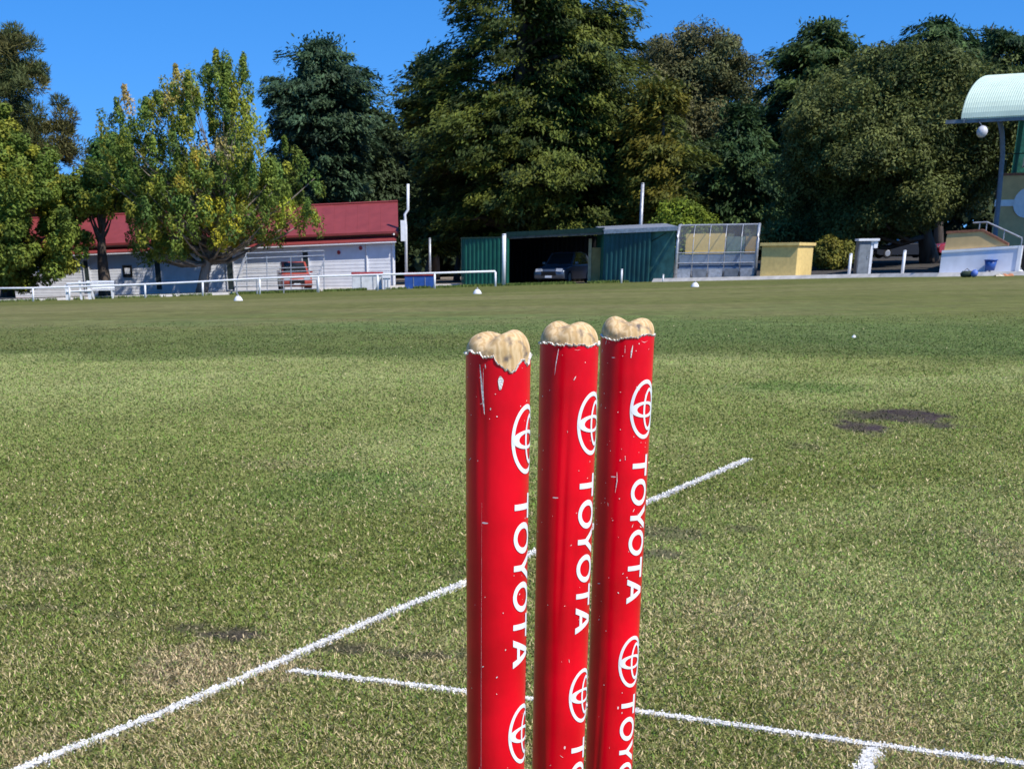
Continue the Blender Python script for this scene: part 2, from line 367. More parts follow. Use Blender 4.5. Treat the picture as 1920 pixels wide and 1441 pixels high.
# ------------------------------------------------------------------ stumps
DIA = .0367; SR = DIA / 2
OX, OY, AZ, GAP = .078, .9385, 1.1026, .106
TOPZ = [.6914, .6922, .6918]       # top of the dome
def sleeve_mat():
    m = bpy.data.materials.new('red_sleeve'); m.use_nodes = True; n = m.node_tree; b = n.nodes['Principled BSDF']
    b.inputs['Roughness'].default_value = .28; b.inputs['Specular IOR Level'].default_value = .26
    tc = n.nodes.new('ShaderNodeTexCoord')
    def fleck(scale, st, thr, off):
        mp = n.nodes.new('ShaderNodeMapping'); mp.inputs['Scale'].default_value = st; mp.inputs['Location'].default_value = (off, off * 2, off)
        n.links.new(tc.outputs['Object'], mp.inputs[0])
        v = n.nodes.new('ShaderNodeTexVoronoi'); v.inputs['Scale'].default_value = scale; n.links.new(mp.outputs[0], v.inputs['Vector'])
        nz = n.nodes.new('ShaderNodeTexNoise'); nz.inputs['Scale'].default_value = scale * 4; n.links.new(tc.outputs['Object'], nz.inputs['Vector'])
        a = n.nodes.new('ShaderNodeMath'); a.operation = 'MULTIPLY_ADD'; a.inputs[1].default_value = .10
        n.links.new(nz.outputs['Fac'], a.inputs[0]); n.links.new(v.outputs['Distance'], a.inputs[2])
        sep = n.nodes.new('ShaderNodeSeparateColor'); n.links.new(v.outputs['Color'], sep.inputs[0])
        g = n.nodes.new('ShaderNodeMath'); g.operation = 'GREATER_THAN'; g.inputs[1].default_value = .62; n.links.new(sep.outputs[0], g.inputs[0])
        l = n.nodes.new('ShaderNodeMath'); l.operation = 'LESS_THAN'; l.inputs[1].default_value = thr; n.links.new(a.outputs[0], l.inputs[0])
        mm = n.nodes.new('ShaderNodeMath'); mm.operation = 'MULTIPLY'; n.links.new(g.outputs[0], mm.inputs[0]); n.links.new(l.outputs[0], mm.inputs[1])
        return mm.outputs[0]
    f1 = fleck(85, (1, 1, .55), .10, .3); f2 = fleck(60, (.35, .35, 1.6), .085, 1.7)
    mx = n.nodes.new('ShaderNodeMath'); mx.operation = 'MAXIMUM'; n.links.new(f1, mx.inputs[0]); n.links.new(f2, mx.inputs[1])
    nz = n.nodes.new('ShaderNodeTexNoise'); nz.inputs['Scale'].default_value = 26; nz.inputs['Detail'].default_value = 4; n.links.new(tc.outputs['Object'], nz.inputs['Vector'])
    rp = n.nodes.new('ShaderNodeValToRGB'); rp.color_ramp.elements[0].position = .35; rp.color_ramp.elements[1].position = .65
    rp.color_ramp.elements[0].color = (.62, .0002, .009, 1); rp.color_ramp.elements[1].color = (.84, .0003, .014, 1)
    n.links.new(nz.outputs['Fac'], rp.inputs[0])
    mc = n.nodes.new('ShaderNodeMix'); mc.data_type = 'RGBA'; n.links.new(mx.outputs[0], mc.inputs['Factor']); n.links.new(rp.outputs[0], mc.inputs['A']); mc.inputs['B'].default_value = (.8, .62, .6, 1)
    n.links.new(mc.outputs['Result'], b.inputs['Base Color'])
    mp = n.nodes.new('ShaderNodeMapping'); mp.inputs['Scale'].default_value = (1, 1, .22); n.links.new(tc.outputs['Object'], mp.inputs[0])
    nb = n.nodes.new('ShaderNodeTexNoise'); nb.inputs['Scale'].default_value = 60; nb.inputs['Detail'].default_value = 3; n.links.new(mp.outputs[0], nb.inputs['Vector'])
    bp = n.nodes.new('ShaderNodeBump'); bp.inputs['Strength'].default_value = .22; bp.inputs['Distance'].default_value = .002
    n.links.new(nb.outputs['Fac'], bp.inputs['Height']); n.links.new(bp.outputs[0], b.inputs['Normal'])
    return m
def wood_mat():
    m = bpy.data.materials.new('worn_ash_wood'); m.use_nodes = True; n = m.node_tree; b = n.nodes['Principled BSDF']
    b.inputs['Roughness'].default_value = .8; b.inputs['Specular IOR Level'].default_value = .15
    tc = n.nodes.new('ShaderNodeTexCoord'); mp = n.nodes.new('ShaderNodeMapping'); mp.inputs['Scale'].default_value = (1, 1, .35); mp.inputs['Rotation'].default_value = (.3, .1, 0)
    n.links.new(tc.outputs['Object'], mp.inputs[0])
    wv = n.nodes.new('ShaderNodeTexWave'); wv.wave_type = 'RINGS'; wv.rings_direction = 'Y'; wv.inputs['Scale'].default_value = 75; wv.inputs['Distortion'].default_value = 9; wv.inputs['Detail'].default_value = 4; wv.inputs['Detail Scale'].default_value = 2.5
    mp.inputs['Location'].default_value = (.02, 0, -.21); n.links.new(mp.outputs[0], wv.inputs['Vector'])
    rp = n.nodes.new('ShaderNodeValToRGB'); rp.color_ramp.elements[0].color = (.56, .365, .165, 1); rp.color_ramp.elements[1].color = (.74, .53, .285, 1)
    n.links.new(wv.outputs['Fac'], rp.inputs[0])
    nz = n.nodes.new('ShaderNodeTexNoise'); nz.inputs['Scale'].default_value = 120; nz.inputs['Detail'].default_value = 8; n.links.new(tc.outputs['Object'], nz.inputs['Vector'])
    r2 = n.nodes.new('ShaderNodeValToRGB'); r2.color_ramp.elements[0].position = .54; r2.color_ramp.elements[1].position = .70
    n.links.new(nz.outputs['Fac'], r2.inputs[0])
    mc = n.nodes.new('ShaderNodeMix'); mc.data_type = 'RGBA'; n.links.new(r2.outputs[0], mc.inputs['Factor']); n.links.new(rp.outputs[0], mc.inputs['A']); mc.inputs['B'].default_value = (.16, .13, .11, 1)
    n.links.new(mc.outputs['Result'], b.inputs['Base Color'])
    bp = n.nodes.new('ShaderNodeBump'); bp.inputs['Strength'].default_value = .10; bp.inputs['Distance'].default_value = .0006
    n.links.new(wv.outputs['Fac'], bp.inputs['Height']); n.links.new(bp.outputs[0], b.inputs['Normal'])
    return m
MS, MWD = sleeve_mat(), wood_mat()
MPRINT = mat('white_print', (.82, .83, .84), rough=.4, var=.03, scale=300)
MPAPER = mat('torn_white_backing', (.80, .76, .70), rough=.8, var=.08, scale=400, bump=.3, bscale=900)

# letters drawn flat: u runs down the stump, v runs round it (0 = foot of the letter)
def ring_poly(cu, cv, au, av, tu, tv, n=72):
    o = [(cu + au * math.cos(2 * math.pi * k / n), cv + av * math.sin(2 * math.pi * k / n)) for k in range(n)]
    i = [(cu + (au - tu) * math.cos(2 * math.pi * k / n), cv + (av - tv) * math.sin(2 * math.pi * k / n)) for k in range(n)]
    return o + i, [(k, (k + 1) % n, n + (k + 1) % n, n + k) for k in range(n)]
def letter(ch, H):
    s = .20 * H                      # stroke
    if ch == 'T':
        W = .84 * H; c = W / 2
        return W, [([(0, H - s), (c - s / 2, H - s), (c + s / 2, H - s), (W, H - s), (W, H), (0, H), (c - s / 2, 0), (c + s / 2, 0)], [(0, 1, 2, 3, 4, 5), (6, 7, 2, 1)])]
    if ch == 'O':
        W = 1.06 * H; return W, [ring_poly(W / 2, H / 2, W / 2, H * .53, s * 1.02, s * .92)]
    if ch == 'Y':
        W = .98 * H; c = W / 2; m = H * .42
        P = [(c - s / 2, 0), (c + s / 2, 0), (c + s / 2, m), (W, H), (W - s * 1.25, H), (c, m + s * 1.0), (s * 1.25, H), (0, H), (c - s / 2, m)]
        return W, [(P, [(0, 1, 2, 8), (2, 3, 4, 5), (8, 5, 6, 7), (8, 2, 5)])]
    if ch == 'A':
        W = 1.04 * H; c = W / 2; hb = .22 * H; ht = hb + s * .8
        lo_ = lambda v: (c - s * .62) * v / H          # outer left at height v
        li_ = lambda v: s * 1.18 + (c - s * 1.18) * v / (H - s * 1.15)
        L = [(0, 0), (s * 1.18, 0), (li_(hb), hb), (li_(ht), ht), (c, H - s * 1.15), (c, H), (c - s * .62, H)]
        Rr = [(W - a, b_) for a, b_ in L]
        P = L + Rr
        return W, [(P, [(0, 1, 2, 3, 4, 5, 6), (7, 13, 12, 11, 10, 9, 8), (2, 9, 10, 3)])]
def emblem(H):
    W = 1.5 * H; t = .085 * H
    return W, [ring_poly(W / 2, H / 2, W / 2, H / 2, t * 1.2, t), ring_poly(W / 2, H * .66, W * .36, H * .235, t * 1.0, t * .8), ring_poly(W / 2, H / 2, W * .135, H * .475, t * .8, t * 2.2)]

def stump(i, ang_letters, ang_emb, zmap, spec):
    a = Vector((math.cos(AZ), math.sin(AZ), 0))
    bpos = Vector((OX, OY, 0)) + a * (i - 1) * GAP
    top = TOPZ[i]
    o = empty('cricket_stump', bpos, spec['label'], 'stump', 'three red cricket stumps standing in a row')
    rim = top - .0118
    tocam = math.atan2(-bpos.y, -bpos.x)
    # phi: 0 faces the camera, positive to the right seen from there
    def dirv(phi): t = tocam + phi; return Vector((math.cos(t), math.sin(t), 0))
    # --- wooden core with split dome: groove runs along the line of the stumps
    n = 64; V = []; Fc = []
    gperp = Vector((-a.y, a.x, 0))
    rings = [(SR - .0026, -.75), (SR - .0026, -.02), (SR - .0012, -.010)] + [((SR - .0003) * math.cos(t) ** .62, .001 + .0112 * math.sin(t)) for t in np.linspace(0.0, 1.52, 18)]
    for (rr, dz) in rings:
        for k in range(n):
            d = dirv(2 * math.pi * k / n) * rr
            q = d.dot(gperp) - spec['groff']
            z = dz
            if dz > 0:
                g = math.exp(-(q / .0050) ** 2) * .0033 * min(1, dz / .009)
                z = dz - g + .0009 * math.sin(3 * d.x / SR + i * 2) + .0006 * math.sin(5 * d.y / SR + i)
            V.append(bpos + d + Vector((0, 0, rim - .001 + z if dz > -.1 else -.03)))
    m_ = len(rings)
    for j in range(m_ - 1):
        for k in range(n): Fc.append((j * n + k, j * n + (k + 1) % n, (j + 1) * n + (k + 1) % n, (j + 1) * n + k))
    Fc.append(tuple((m_ - 1) * n + k for k in range(n)))
    mb = MB(); mb.add(V, Fc); wd = mb.build('wooden_core', MWD, o, smooth=True)
    # --- sleeve with a ragged upper edge
    n = 180; V = []; Fc = []
    def edge(phi):
        z = rim - .0012 + .0032 * (float(fbm(np.array([phi * 3 + 20.]), np.array([i * 7.3]), 5, 2)[0]) - .5) + .0014 * (float(vnoise(np.array([phi * 22 + 90.]), np.array([i * 3.1]), 8)[0]) - .5)
        for (c0, w0, dpt, p) in spec['tears']:
            t = 1 - abs((phi - c0) / w0) ** p
            if t > 0: z -= dpt * t
        return z
    def wr(phi, z):
        r0 = SR
        for (c0, w0, za, zb, dp, sl_) in spec['dents']:
            if za < z < zb: r0 += dp * .5 * math.exp(-((phi - c0 - sl_ * (z - za)) / w0) ** 2) * math.sin(math.pi * (z - za) / (zb - za)) ** .5
        return r0
    zs = list(np.linspace(0, 1, 70))
    for t in zs:
        for k in range(n):
            phi = 2 * math.pi * k / n; phi = phi - 2 * math.pi if phi > math.pi else phi
            z = .0 + (edge(phi)) * t if t < 1 else edge(phi)
            V.append(bpos + dirv(phi) * wr(phi, z) + Vector((0, 0, z)))
    for j in range(len(zs) - 1):
        for k in range(n): Fc.append((j * n + k, j * n + (k + 1) % n, (j + 1) * n + (k + 1) % n, (j + 1) * n + k))
    mb = MB(); mb.add(V, Fc); slv = mb.build('sleeve', MS, o, smooth=True)
    # --- torn paper lip standing off the wood
    V = []; Fc = []
    for k in range(n):
        phi = 2 * math.pi * k / n; phi = phi - 2 * math.pi if phi > math.pi else phi
        e = edge(phi); j1 = .0006 * random.random(); j2 = .0011 * random.random()
        V.append(bpos + dirv(phi) * (SR + .0002) + Vector((0, 0, e - .0003 - j1 * .4)))
        V.append(bpos + dirv(phi) * (SR + .0006 + j1) + Vector((0, 0, e + .0001 + j2 * .5)))
        V.append(bpos + dirv(phi) * (SR - .0006) + Vector((0, 0, e + .0002 + j2 * .6)))
    for k in range(n):
        k2 = (k + 1) % n
        Fc += [(3 * k, 3 * k2, 3 * k2 + 1, 3 * k + 1), (3 * k + 1, 3 * k2 + 1, 3 * k2 + 2, 3 * k + 2)]
    mb = MB(); mb.add(V, Fc); mb.build('torn_edge', MPAPER, o)
    # --- scrapes: thin white slits through the red
    mb = MB()
    for path, wd_ in spec['slits']:
        L_ = []; Rr = []
        for q, (phi, z) in enumerate(path):
            ww = wd_ * (0.35 if q in (0, len(path) - 1) else 1) * random.uniform(.6, 1.2)
            rr = wr(phi, z) + .00035
            L_.append(bpos + dirv(phi - ww / SR / 2) * rr + Vector((0, 0, z))); Rr.append(bpos + dirv(phi + ww / SR / 2) * rr + Vector((0, 0, z)))
        kk = len(L_); mb.add(L_ + Rr, [(q, q + 1, kk + q + 1, kk + q) for q in range(kk - 1)])
    for _ in range(int(spec['nscuff'] * .9)):
        phi = random.uniform(-1.3, 1.3); z = rim - abs(random.gauss(0, .16)) - .003
        if z < .3: continue
        L = random.choice([.0004, .0005, .0006, .0008, .0018]); wv_ = random.choice([.0002, .0003, .0004]); an = random.gauss(.3, .7)
        if random.random() < .5: L *= .5
        rr = wr(phi, z) + .00032
        pts = []
        for k in range(7):
            t = 2 * math.pi * k / 7; u = L * math.cos(t) * random.uniform(.6, 1); v = wv_ * math.sin(t) * random.uniform(.6, 1.2)
            du = u * math.cos(an) - v * math.sin(an); dv = u * math.sin(an) + v * math.cos(an)
            pts.append(bpos + dirv(phi + dv / SR) * rr + Vector((0, 0, z + du)))
        mb.add(pts, [tuple(range(7))])
    mb.build('scuff_marks', MPAPER, slv)
    # --- print
    def wrap(parts, u0, v0ang, rad):
        """flat shapes -> cut into narrow strips -> laid round the sleeve"""
        vs_all = []; fs_all = []
        for pi_, (P, Fs) in enumerate(parts):
            bm = bmesh.new(); vv = [bm.verts.new((p[0], p[1], 0)) for p in P]
            for f in Fs: bm.faces.new([vv[q] for q in f])
            vmax = max(p[1] for p in P)
            st = .0008
            for s_ in range(1, int(vmax / st) + 1):
                bmesh.ops.bisect_plane(bm, geom=bm.verts[:] + bm.edges[:] + bm.faces[:], plane_co=(0, s_ * st, 0), plane_no=(0, 1, 0))
            bm.verts.index_update(); k0 = len(vs_all)
            for v in bm.verts:
                phi = v0ang + v.co.y / SR; z = u0 - v.co.x
                vs_all.append(bpos + dirv(phi) * (wr(phi, z) + rad + pi_ * .00006) + Vector((0, 0, z)))
            for f in bm.faces: fs_all.append(tuple(v.index + k0 for v in f.verts))
            bm.free()
        mb = MB(); mb.add(vs_all, fs_all); return mb
    H = spec['H']; HE = spec['HE']
    for (zt, zb) in zmap['emb']:
        W, parts = emblem(HE); k = (zt - zb) / W
        parts = [([(x * k, y) for x, y in P], Fs) for P, Fs in parts]
        wrap(parts, zt, ang_emb, .0003).build('printed_emblem', MPRINT, slv)
    for (zt, zb) in zmap['txt']:
        tot = 0; lay = []; gaps = {'TO': .10, 'OY': .0, 'YO': .0, 'OT': .10, 'TA': .02}
        word = 'TOYOTA'
        for q, ch in enumerate(word):
            W, parts = letter(ch, H)
            lay.append((tot, parts)); tot += W + (gaps.get(word[q:q + 2], .1) * H if q < 5 else 0)
        k = (zt - zb) / tot; allp = []
        for x0_, parts in lay:
            for P, Fs in parts: allp.append(([((x + x0_) * k, y) for x, y in P], Fs))
        m_ = MB()
        mb = None
        for q, pp in enumerate(allp):
            b_ = wrap([pp], zt, ang_letters, .0003 + .00005 * (q % 2)); m_.add(b_.v, b_.f)
        m_.build('printed_word', MPRINT, slv)
    return o

def stump_z(i, py, phi=.5):
    """height on stump i's surface seen at image row py"""
    a = np.array([math.cos(AZ), math.sin(AZ)]); b = np.array([OX, OY]) + a * (i - 1) * GAP
    tc_ = math.atan2(-b[1], -b[0]) + phi; p = b + SR * np.array([math.cos(tc_), math.sin(tc_)])
    lo, hi = -.2, .8
    for _ in range(50):
        m = (lo + hi) / 2
        if proj((p[0], p[1], m))[1] > py: lo = m
        else: hi = m
    return lo
def zz(i, a, b): return (stump_z(i, a, .9), stump_z(i, b, .9))
d2 = math.radians
SPECS = [
    dict(label='nearest red stump, sleeve torn below the wooden top, left of the row', groff=0.000, tears=[(d2(22), d2(30), .0076, 1.7), (d2(62), d2(16), .005, 1.4), (d2(-55), d2(30), -.0012, 2)],
         dents=[(d2(-28), d2(9), .58, .675, -.0011, 0), (d2(-29), d2(3), .3, .66, .00015, 0)], slits=[([(d2(-33), .674), (d2(-31), .668), (d2(-29), .661), (d2(-27), .655), (d2(-24), .648)], .0012), ([(d2(-26), .672), (d2(-27), .664), (d2(-26), .657), (d2(-24), .650)], .0005),
                ([(d2(4), .668), (d2(5), .666), (d2(4.5), .6635), (d2(4), .661)], .0030), ([(d2(-29), .60), (d2(-29), .5), (d2(-29), .4), (d2(-29), .3)], .00015)], nscuff=60, H=.0145, HE=.0245),
    dict(label='middle red stump of the three, slight creases down its sleeve', groff=.001, tears=[(d2(40), d2(40), .0010, 2), (d2(-60), d2(20), -.0012, 2)],
         dents=[(d2(-8), d2(7), .50, .66, -.0012, 1.2), (d2(22), d2(8), .44, .60, -.0007, 0), (d2(-25), d2(7), .30, .45, -.0011, -2)],
         slits=[([(d2(-20), .677), (d2(-22), .673), (d2(-25), .668), (d2(-27), .662)], .0006), ([(d2(10), .6765), (d2(16), .676), (d2(22), .6765)], .0008)], nscuff=40, H=.0145, HE=.0245),
    dict(label='farthest red stump, at the right of the row, scratched near the top', groff=-.0005, tears=[(d2(-30), d2(50), .0012, 2), (d2(45), d2(22), -.0012, 2)],
         dents=[(d2(-40), d2(8), .30, .46, -.0012, 2), (d2(10), d2(8), .60, .68, -.0006, 0)],
         slits=[([(d2(12), .674), (d2(10), .670), (d2(9), .666)], .0012), ([(d2(-4), .674), (d2(-4), .669)], .0005), ([(d2(30), .6765), (d2(38), .6755), (d2(48), .6765)], .0009), ([(d2(-10), .592), (d2(-9), .586), (d2(-12), .578)], .0006), ([(d2(6), .603), (d2(7), .600)], .0011)], nscuff=90, H=.0145, HE=.0245),
]
stump(0, d2(33), d2(25), dict(emb=[zz(0, 758, 889), zz(0, 1321, 1432)], txt=[zz(0, 926, 1250), zz(0, 1466, 1760)]), SPECS[0])
stump(1, d2(29.5), d2(20), dict(emb=[zz(1, 734, 853), zz(1, 1253, 1354)], txt=[zz(1, 888, 1186), zz(1, 1384, 1650)]), SPECS[1])
stump(2, d2(24), d2(12), dict(emb=[zz(2, 711, 822), zz(2, 1191, 1287)], txt=[zz(2, 852, 1129), zz(2, 1302, 1550)]), SPECS[2])
#SCENE_REST
# ------------------------------------------------------------------ trees
MLEAF = attr_mat('foliage', rough=.6, transl=.22, spec=.18)
FB = 1.62
MBARK = mat('bark', (.11, .085, .065), rough=.95, var=.3, scale=3, bump=.6, bscale=12, stretch=(1, 1, .2))
MBARKP = mat('pale_bark', (.26, .22, .18), rough=.9, var=.25, scale=3, bump=.4, bscale=12, stretch=(1, 1, .2))

def leaf_mesh(P, Nn, D, L, Wd):
    """quads at P, long axis D, normal Nn"""
    D = D - Nn * (D * Nn).sum(1)[:, None]; D /= np.linalg.norm(D, axis=1)[:, None] + 1e-9
    S = np.cross(Nn, D); a = D * (L / 2)[:, None]; b = S * (Wd / 2)[:, None]
    V = np.stack([P - a, P + b * 1.0 - a * .1, P + a, P - b - a * .1], 1).reshape(-1, 3)
    k = np.arange(len(P)) * 4
    return V, np.stack([k, k + 1, k + 2, k + 3], -1)
def unit(v): return v / (np.linalg.norm(v, axis=1)[:, None] + 1e-9)

def tree(name, Y, outline, trunk, label, cat, style, cols, nclump, nleaf, leaf, clump, group=None, seed=0, gaps=.0, bark=None, limbs=22, trunk_r=.35, tuft=None, spots=None, dclip=14, gf=.30):
    """outline: rows (py, left px, right px) from the top down; trunk: (px at the base)"""
    g = np.random.default_rng(100 + seed)
    rows = []
    for (py, a, b) in outline:
        A = at(a, py, Y); B = at(b, py, Y); rows.append(((A.z + B.z) / 2, A.x, B.x))
    rows.sort(); rz = np.array([r[0] for r in rows]); ra = np.array([r[1] for r in rows]); rb = np.array([r[2] for r in rows])
    bp_ = base(trunk, Y); o = empty(name, bp_, label, cat, group)
    ztop = rz[-1]; zb = rz[0]
    # sample clump centres inside the envelope
    C = []; 
    zt = g.uniform(zb, ztop, nclump * 8); cen = (np.interp(zt, rz, ra) + np.interp(zt, rz, rb)) / 2; rad = (np.interp(zt, rz, rb) - np.interp(zt, rz, ra)) / 2
    rmax = rad.max(); okk = g.random(len(zt)) < (rad / rmax) ** 1.3 + .02
    zt, cen, rad = zt[okk], cen[okk], rad[okk]
    th = g.uniform(0, 2 * np.pi, len(zt)); rho = g.uniform(0, 1, len(zt)) ** (.42 if style != 'conifer' else .5)
    lob = 1 + .16 * np.sin(3 * th + zt * .7 + seed) + .10 * np.sin(5 * th - zt * 1.3 + seed * 2)
    rr = np.maximum(rad * lob * rho - clump * .45, 0)
    cx = cen + rr * np.cos(th); cy = Y + np.clip(rr * np.sin(th) * .9, -dclip, dclip * 1.0)
    if gaps:
        nz = fbm((cx + 50) * gf + seed + cy * .1, zt * gf * 1.2, seed, 2); k = nz > gaps - (.14 * (1 - (zt - zb) / (ztop - zb)) if style == 'upright' else 0); cx, cy, zt, th, rr, cen, rad = cx[k], cy[k], zt[k], th[k], rr[k], cen[k], rad[k]
    n = min(nclump, len(cx)); cx, cy, zt, th, rr, cen, rad = [q[:n] for q in (cx, cy, zt, th, rr, cen, rad)]
    Cc = np.stack([cx, cy, zt], -1); out = np.stack([np.cos(th), np.sin(th), np.zeros(n)], -1)
    cs = clump * g.uniform(.6, 1.35, n)
    ci = g.choice(len(cols), n, p=np.array([c[1] for c in cols]) / sum(c[1] for c in cols)); cc = np.array([c[0] for c in cols])[ci] * g.uniform(.7, 1.3, n)[:, None]
    if spots:
        for (px, py, rp, c) in spots:
            s_ = at(px, py, Y); k = np.hypot(Cc[:, 0] - s_.x, Cc[:, 2] - s_.z) < rp * Y / 2878; k &= g.random(n) < .5; cc[k] = np.array(c) * g.uniform(.8, 1.2, k.sum())[:, None]
    if style == 'upright':                         # leading shoots standing clear of the crown
        pk = g.choice(n, 60, p=(zt - zt.min() + .5) / (zt - zt.min() + .5).sum()); ex = []; ec = []; es = []; eo = []
        for k in pk:
            for q_ in range(2):
                ex.append(Cc[k] + np.array([g.normal(0, .06), g.normal(0, .06), cs[k] * .7 + q_ * .30])); ec.append(cc[k] * 1.1); es.append(.26 - q_ * .045); eo.append(out[k])
        Cc = np.concatenate([Cc, ex]); cc = np.concatenate([cc, ec]); cs = np.concatenate([cs, es]); out = np.concatenate([out, eo])
    m = nleaf; P0 = np.repeat(Cc, m, 0); O0 = np.repeat(out, m, 0); S0 = np.repeat(cs, m)[:, None]; c0 = np.repeat(cc, m, 0); N_ = len(P0)
    q = unit(g.normal(0, 1, (N_, 3))); sh = g.uniform(.35, 1, (N_, 1)) ** .6
    if style == 'broad':
        off = q * sh * S0 * np.array([1, 1, .85]); nn = unit(q * .7 + np.array([0, 0, .55]) + g.normal(0, .45, (N_, 3))); dd = unit(g.normal(0, 1, (N_, 3)) + np.array([0, 0, -.4]))
    elif style == 'upright':
        off = q * sh * S0 * np.array([.8, .8, 1.2]); nn = unit(q * .6 + O0 * .3 + np.array([0, 0, .4]) + g.normal(0, .5, (N_, 3))); dd = unit(g.normal(0, .7, (N_, 3)) + np.array([0, 0, .9]))
    elif style == 'conifer':                       # flattened drooping sprays along the outward branch
        u = g.uniform(-1, 1, (N_, 1)); v = g.normal(0, .5, (N_, 1)); side = np.cross(O0, np.array([0, 0, 1.]))
        off = O0 * u * S0 * 1.3 + side * v * S0 * .9 * (1 - .45 * u) + np.array([0, 0, 1.]) * (g.normal(0, .16, (N_, 1)) - .30 * u * np.abs(u) + .12) * S0
        nn = unit(np.array([0, 0, .8]) + O0 * .35 + g.normal(0, .38, (N_, 3))); dd = unit(O0 + side * g.normal(0, .5, (N_, 1)) + np.array([0, 0, -.35]))
    elif style == 'pine':
        off = q * sh * S0 * np.array([1, 1, .7]); dd = unit(q + np.array([0, 0, .5])); nn = unit(g.normal(0, 1, (N_, 3)))
    P = P0 + off
    cl = c0 * g.uniform(.72, 1.32, (N_, 1)) * FB * np.array([1.07, 1, .74])
    L = leaf[0] * g.uniform(.6, 1.4, N_); Wd = leaf[1] * g.uniform(.6, 1.4, N_)
    V, Fq = leaf_mesh(P, nn, dd, L, Wd)
    mesh_np('crown', V, Fq, 4, MLEAF, parent=o, col=np.repeat(cl, 4, 0))
    # trunk and limbs
    tm = MB(); tx = bp_.x; 
    topt = Vector(((ra[-1] + rb[-1]) / 2, Y, zb + (ztop - zb) * (.93 if style in ('conifer', 'pine') else .55)))
    pts = []; rs = []
    for k in range(8):
        t = k / 7; p = Vector(bp_).lerp(topt, t) + Vector((math.sin(t * 4 + seed) * .25 * t, math.cos(t * 3 + seed) * .2 * t, 0)); 
        if k == 0: p.z -= .3
        pts.append(p); rs.append(trunk_r * (1.25 - t * 1.1) * (1.25 if k == 0 else 1))
    tm.tube(pts, rs, 10)
    mb_ = bark or MBARK
    tr = tm.build('trunk', mb_, o, smooth=True)
    sel_ = g.choice(n, min(limbs, n), replace=False)
    lm = MB()
    for k in sel_:
        c = Vector(Cc[k]); 
        if style in ('conifer', 'pine'):
            tt = min(max((c.z - bp_.z) / (topt.z - bp_.z) - .04, .12), .97)
        else: tt = min(max((c.z - bp_.z) / (topt.z - bp_.z) * .55, .22), .95)
        s_ = Vector(bp_).lerp(topt, tt); d = c - s_
        r0 = trunk_r * (1.2 - tt) * .45
        sag = Vector((0, 0, .08 * d.length)) * (1 if style in ('conifer',) else -1.2)
        lm.tube([s_, s_ + d * .35 + sag, s_ + d * .7 + sag * .8, c], [r0, r0 * .7, r0 * .45, r0 * .15], 5)
    lm.build('limbs', mb_, tr, smooth=True)
    return o

G1 = (.068, .105, .022); G2 = (.105, .145, .030); G3 = (.040, .068, .016); YEL = (.24, .20, .035); YG = (.16, .175, .03)
CED = [((.030, .060, .026), 3), ((.046, .078, .030), 2), ((.020, .042, .022), 1)]
OLV = [((.064, .082, .030), 3), ((.090, .108, .040), 2), ((.034, .048, .018), 1.3)]
def T(*a, **k): return tree(*a, **k)

T('pine_tree', 108, [(48, 12, 44), (90, -25, 75), (150, -60, 100), (200, -90, 118), (250, -100, 140), (290, -100, 150), (340, -90, 125), (400, -80, 90)], 15,
  'tall dark pine with open ragged top behind the bright leafy tree at the left edge', 'pine tree', 'pine', [((.050, .065, .028), 3), ((.075, .075, .030), 2)], 260, 300, (.42, .06), .85, seed=1, gaps=.33, limbs=60, trunk_r=.4)
T('broadleaf_tree', 93, [(195, -40, 10), (230, -120, 40), (285, -170, 75), (335, -190, 125), (400, -190, 172), (450, -190, 180), (485, -180, 160), (518, -170, 100), (535, -120, 65)], -30,
  'bright green leafy tree with low sweeping crown cut off by the left edge', 'tree', 'broad', [(G2, 3), (G1, 3), (YG, 1.5)], 620, 230, (.23, .12), .62, seed=2, gaps=.18, dclip=3.5)
T('evergreen_tree', 128, [(262, 185, 230), (290, 160, 262), (330, 152, 290), (400, 150, 300)], 225, 'small dark green rounded tree between the pine and the yellowing tree', 'tree', 'broad', [((.03, .075, .02), 3), ((.045, .095, .025), 2)], 130, 200, (.34, .2), .8, seed=3)
T('young_tree', 94, [(312, 150, 205), (340, 125, 235), (375, 120, 245), (400, 130, 225)], 200, 'pale green young tree in front of the red roof, left of the yellowing tree', 'tree', 'broad', [(G2, 3), (YG, 2), (G3, 1)], 90, 150, (.22, .12), .6, seed=4, gaps=.38, dclip=2)
T('ash_tree', 92.5, [(112, 405, 445), (130, 368, 465), (168, 262, 478), (195, 222, 482), (205, 205, 490), (240, 195, 520), (280, 205, 545), (320, 195, 566), (370, 205, 585), (410, 215, 590), (440, 222, 565), (462, 238, 440), (482, 250, 400)], 376,
  'tall airy tree turning yellow in front of the red roofed building', 'tree', 'upright', [(G1, 3), (G2, 3), ((.07, .12, .035), 2), (YG, 2.2)], 760, 95, (.20, .09), .46, seed=5, gaps=.35, dclip=3.6, limbs=130, trunk_r=.27, bark=MBARKP,
  spots=[(245, 185, 34, (.30, .24, .12)), (325, 160, 34, (.24, .21, .07)), (370, 315, 20, YEL), (360, 345, 18, YEL), (430, 420, 40, (.28, .27, .03)), (560, 420, 36, (.20, .24, .03)), (485, 230, 40, (.16, .19, .03)), (400, 260, 26, (.25, .22, .10)), (425, 300, 22, (.18, .16, .12)), (485, 300, 26, (.18, .2, .04))])
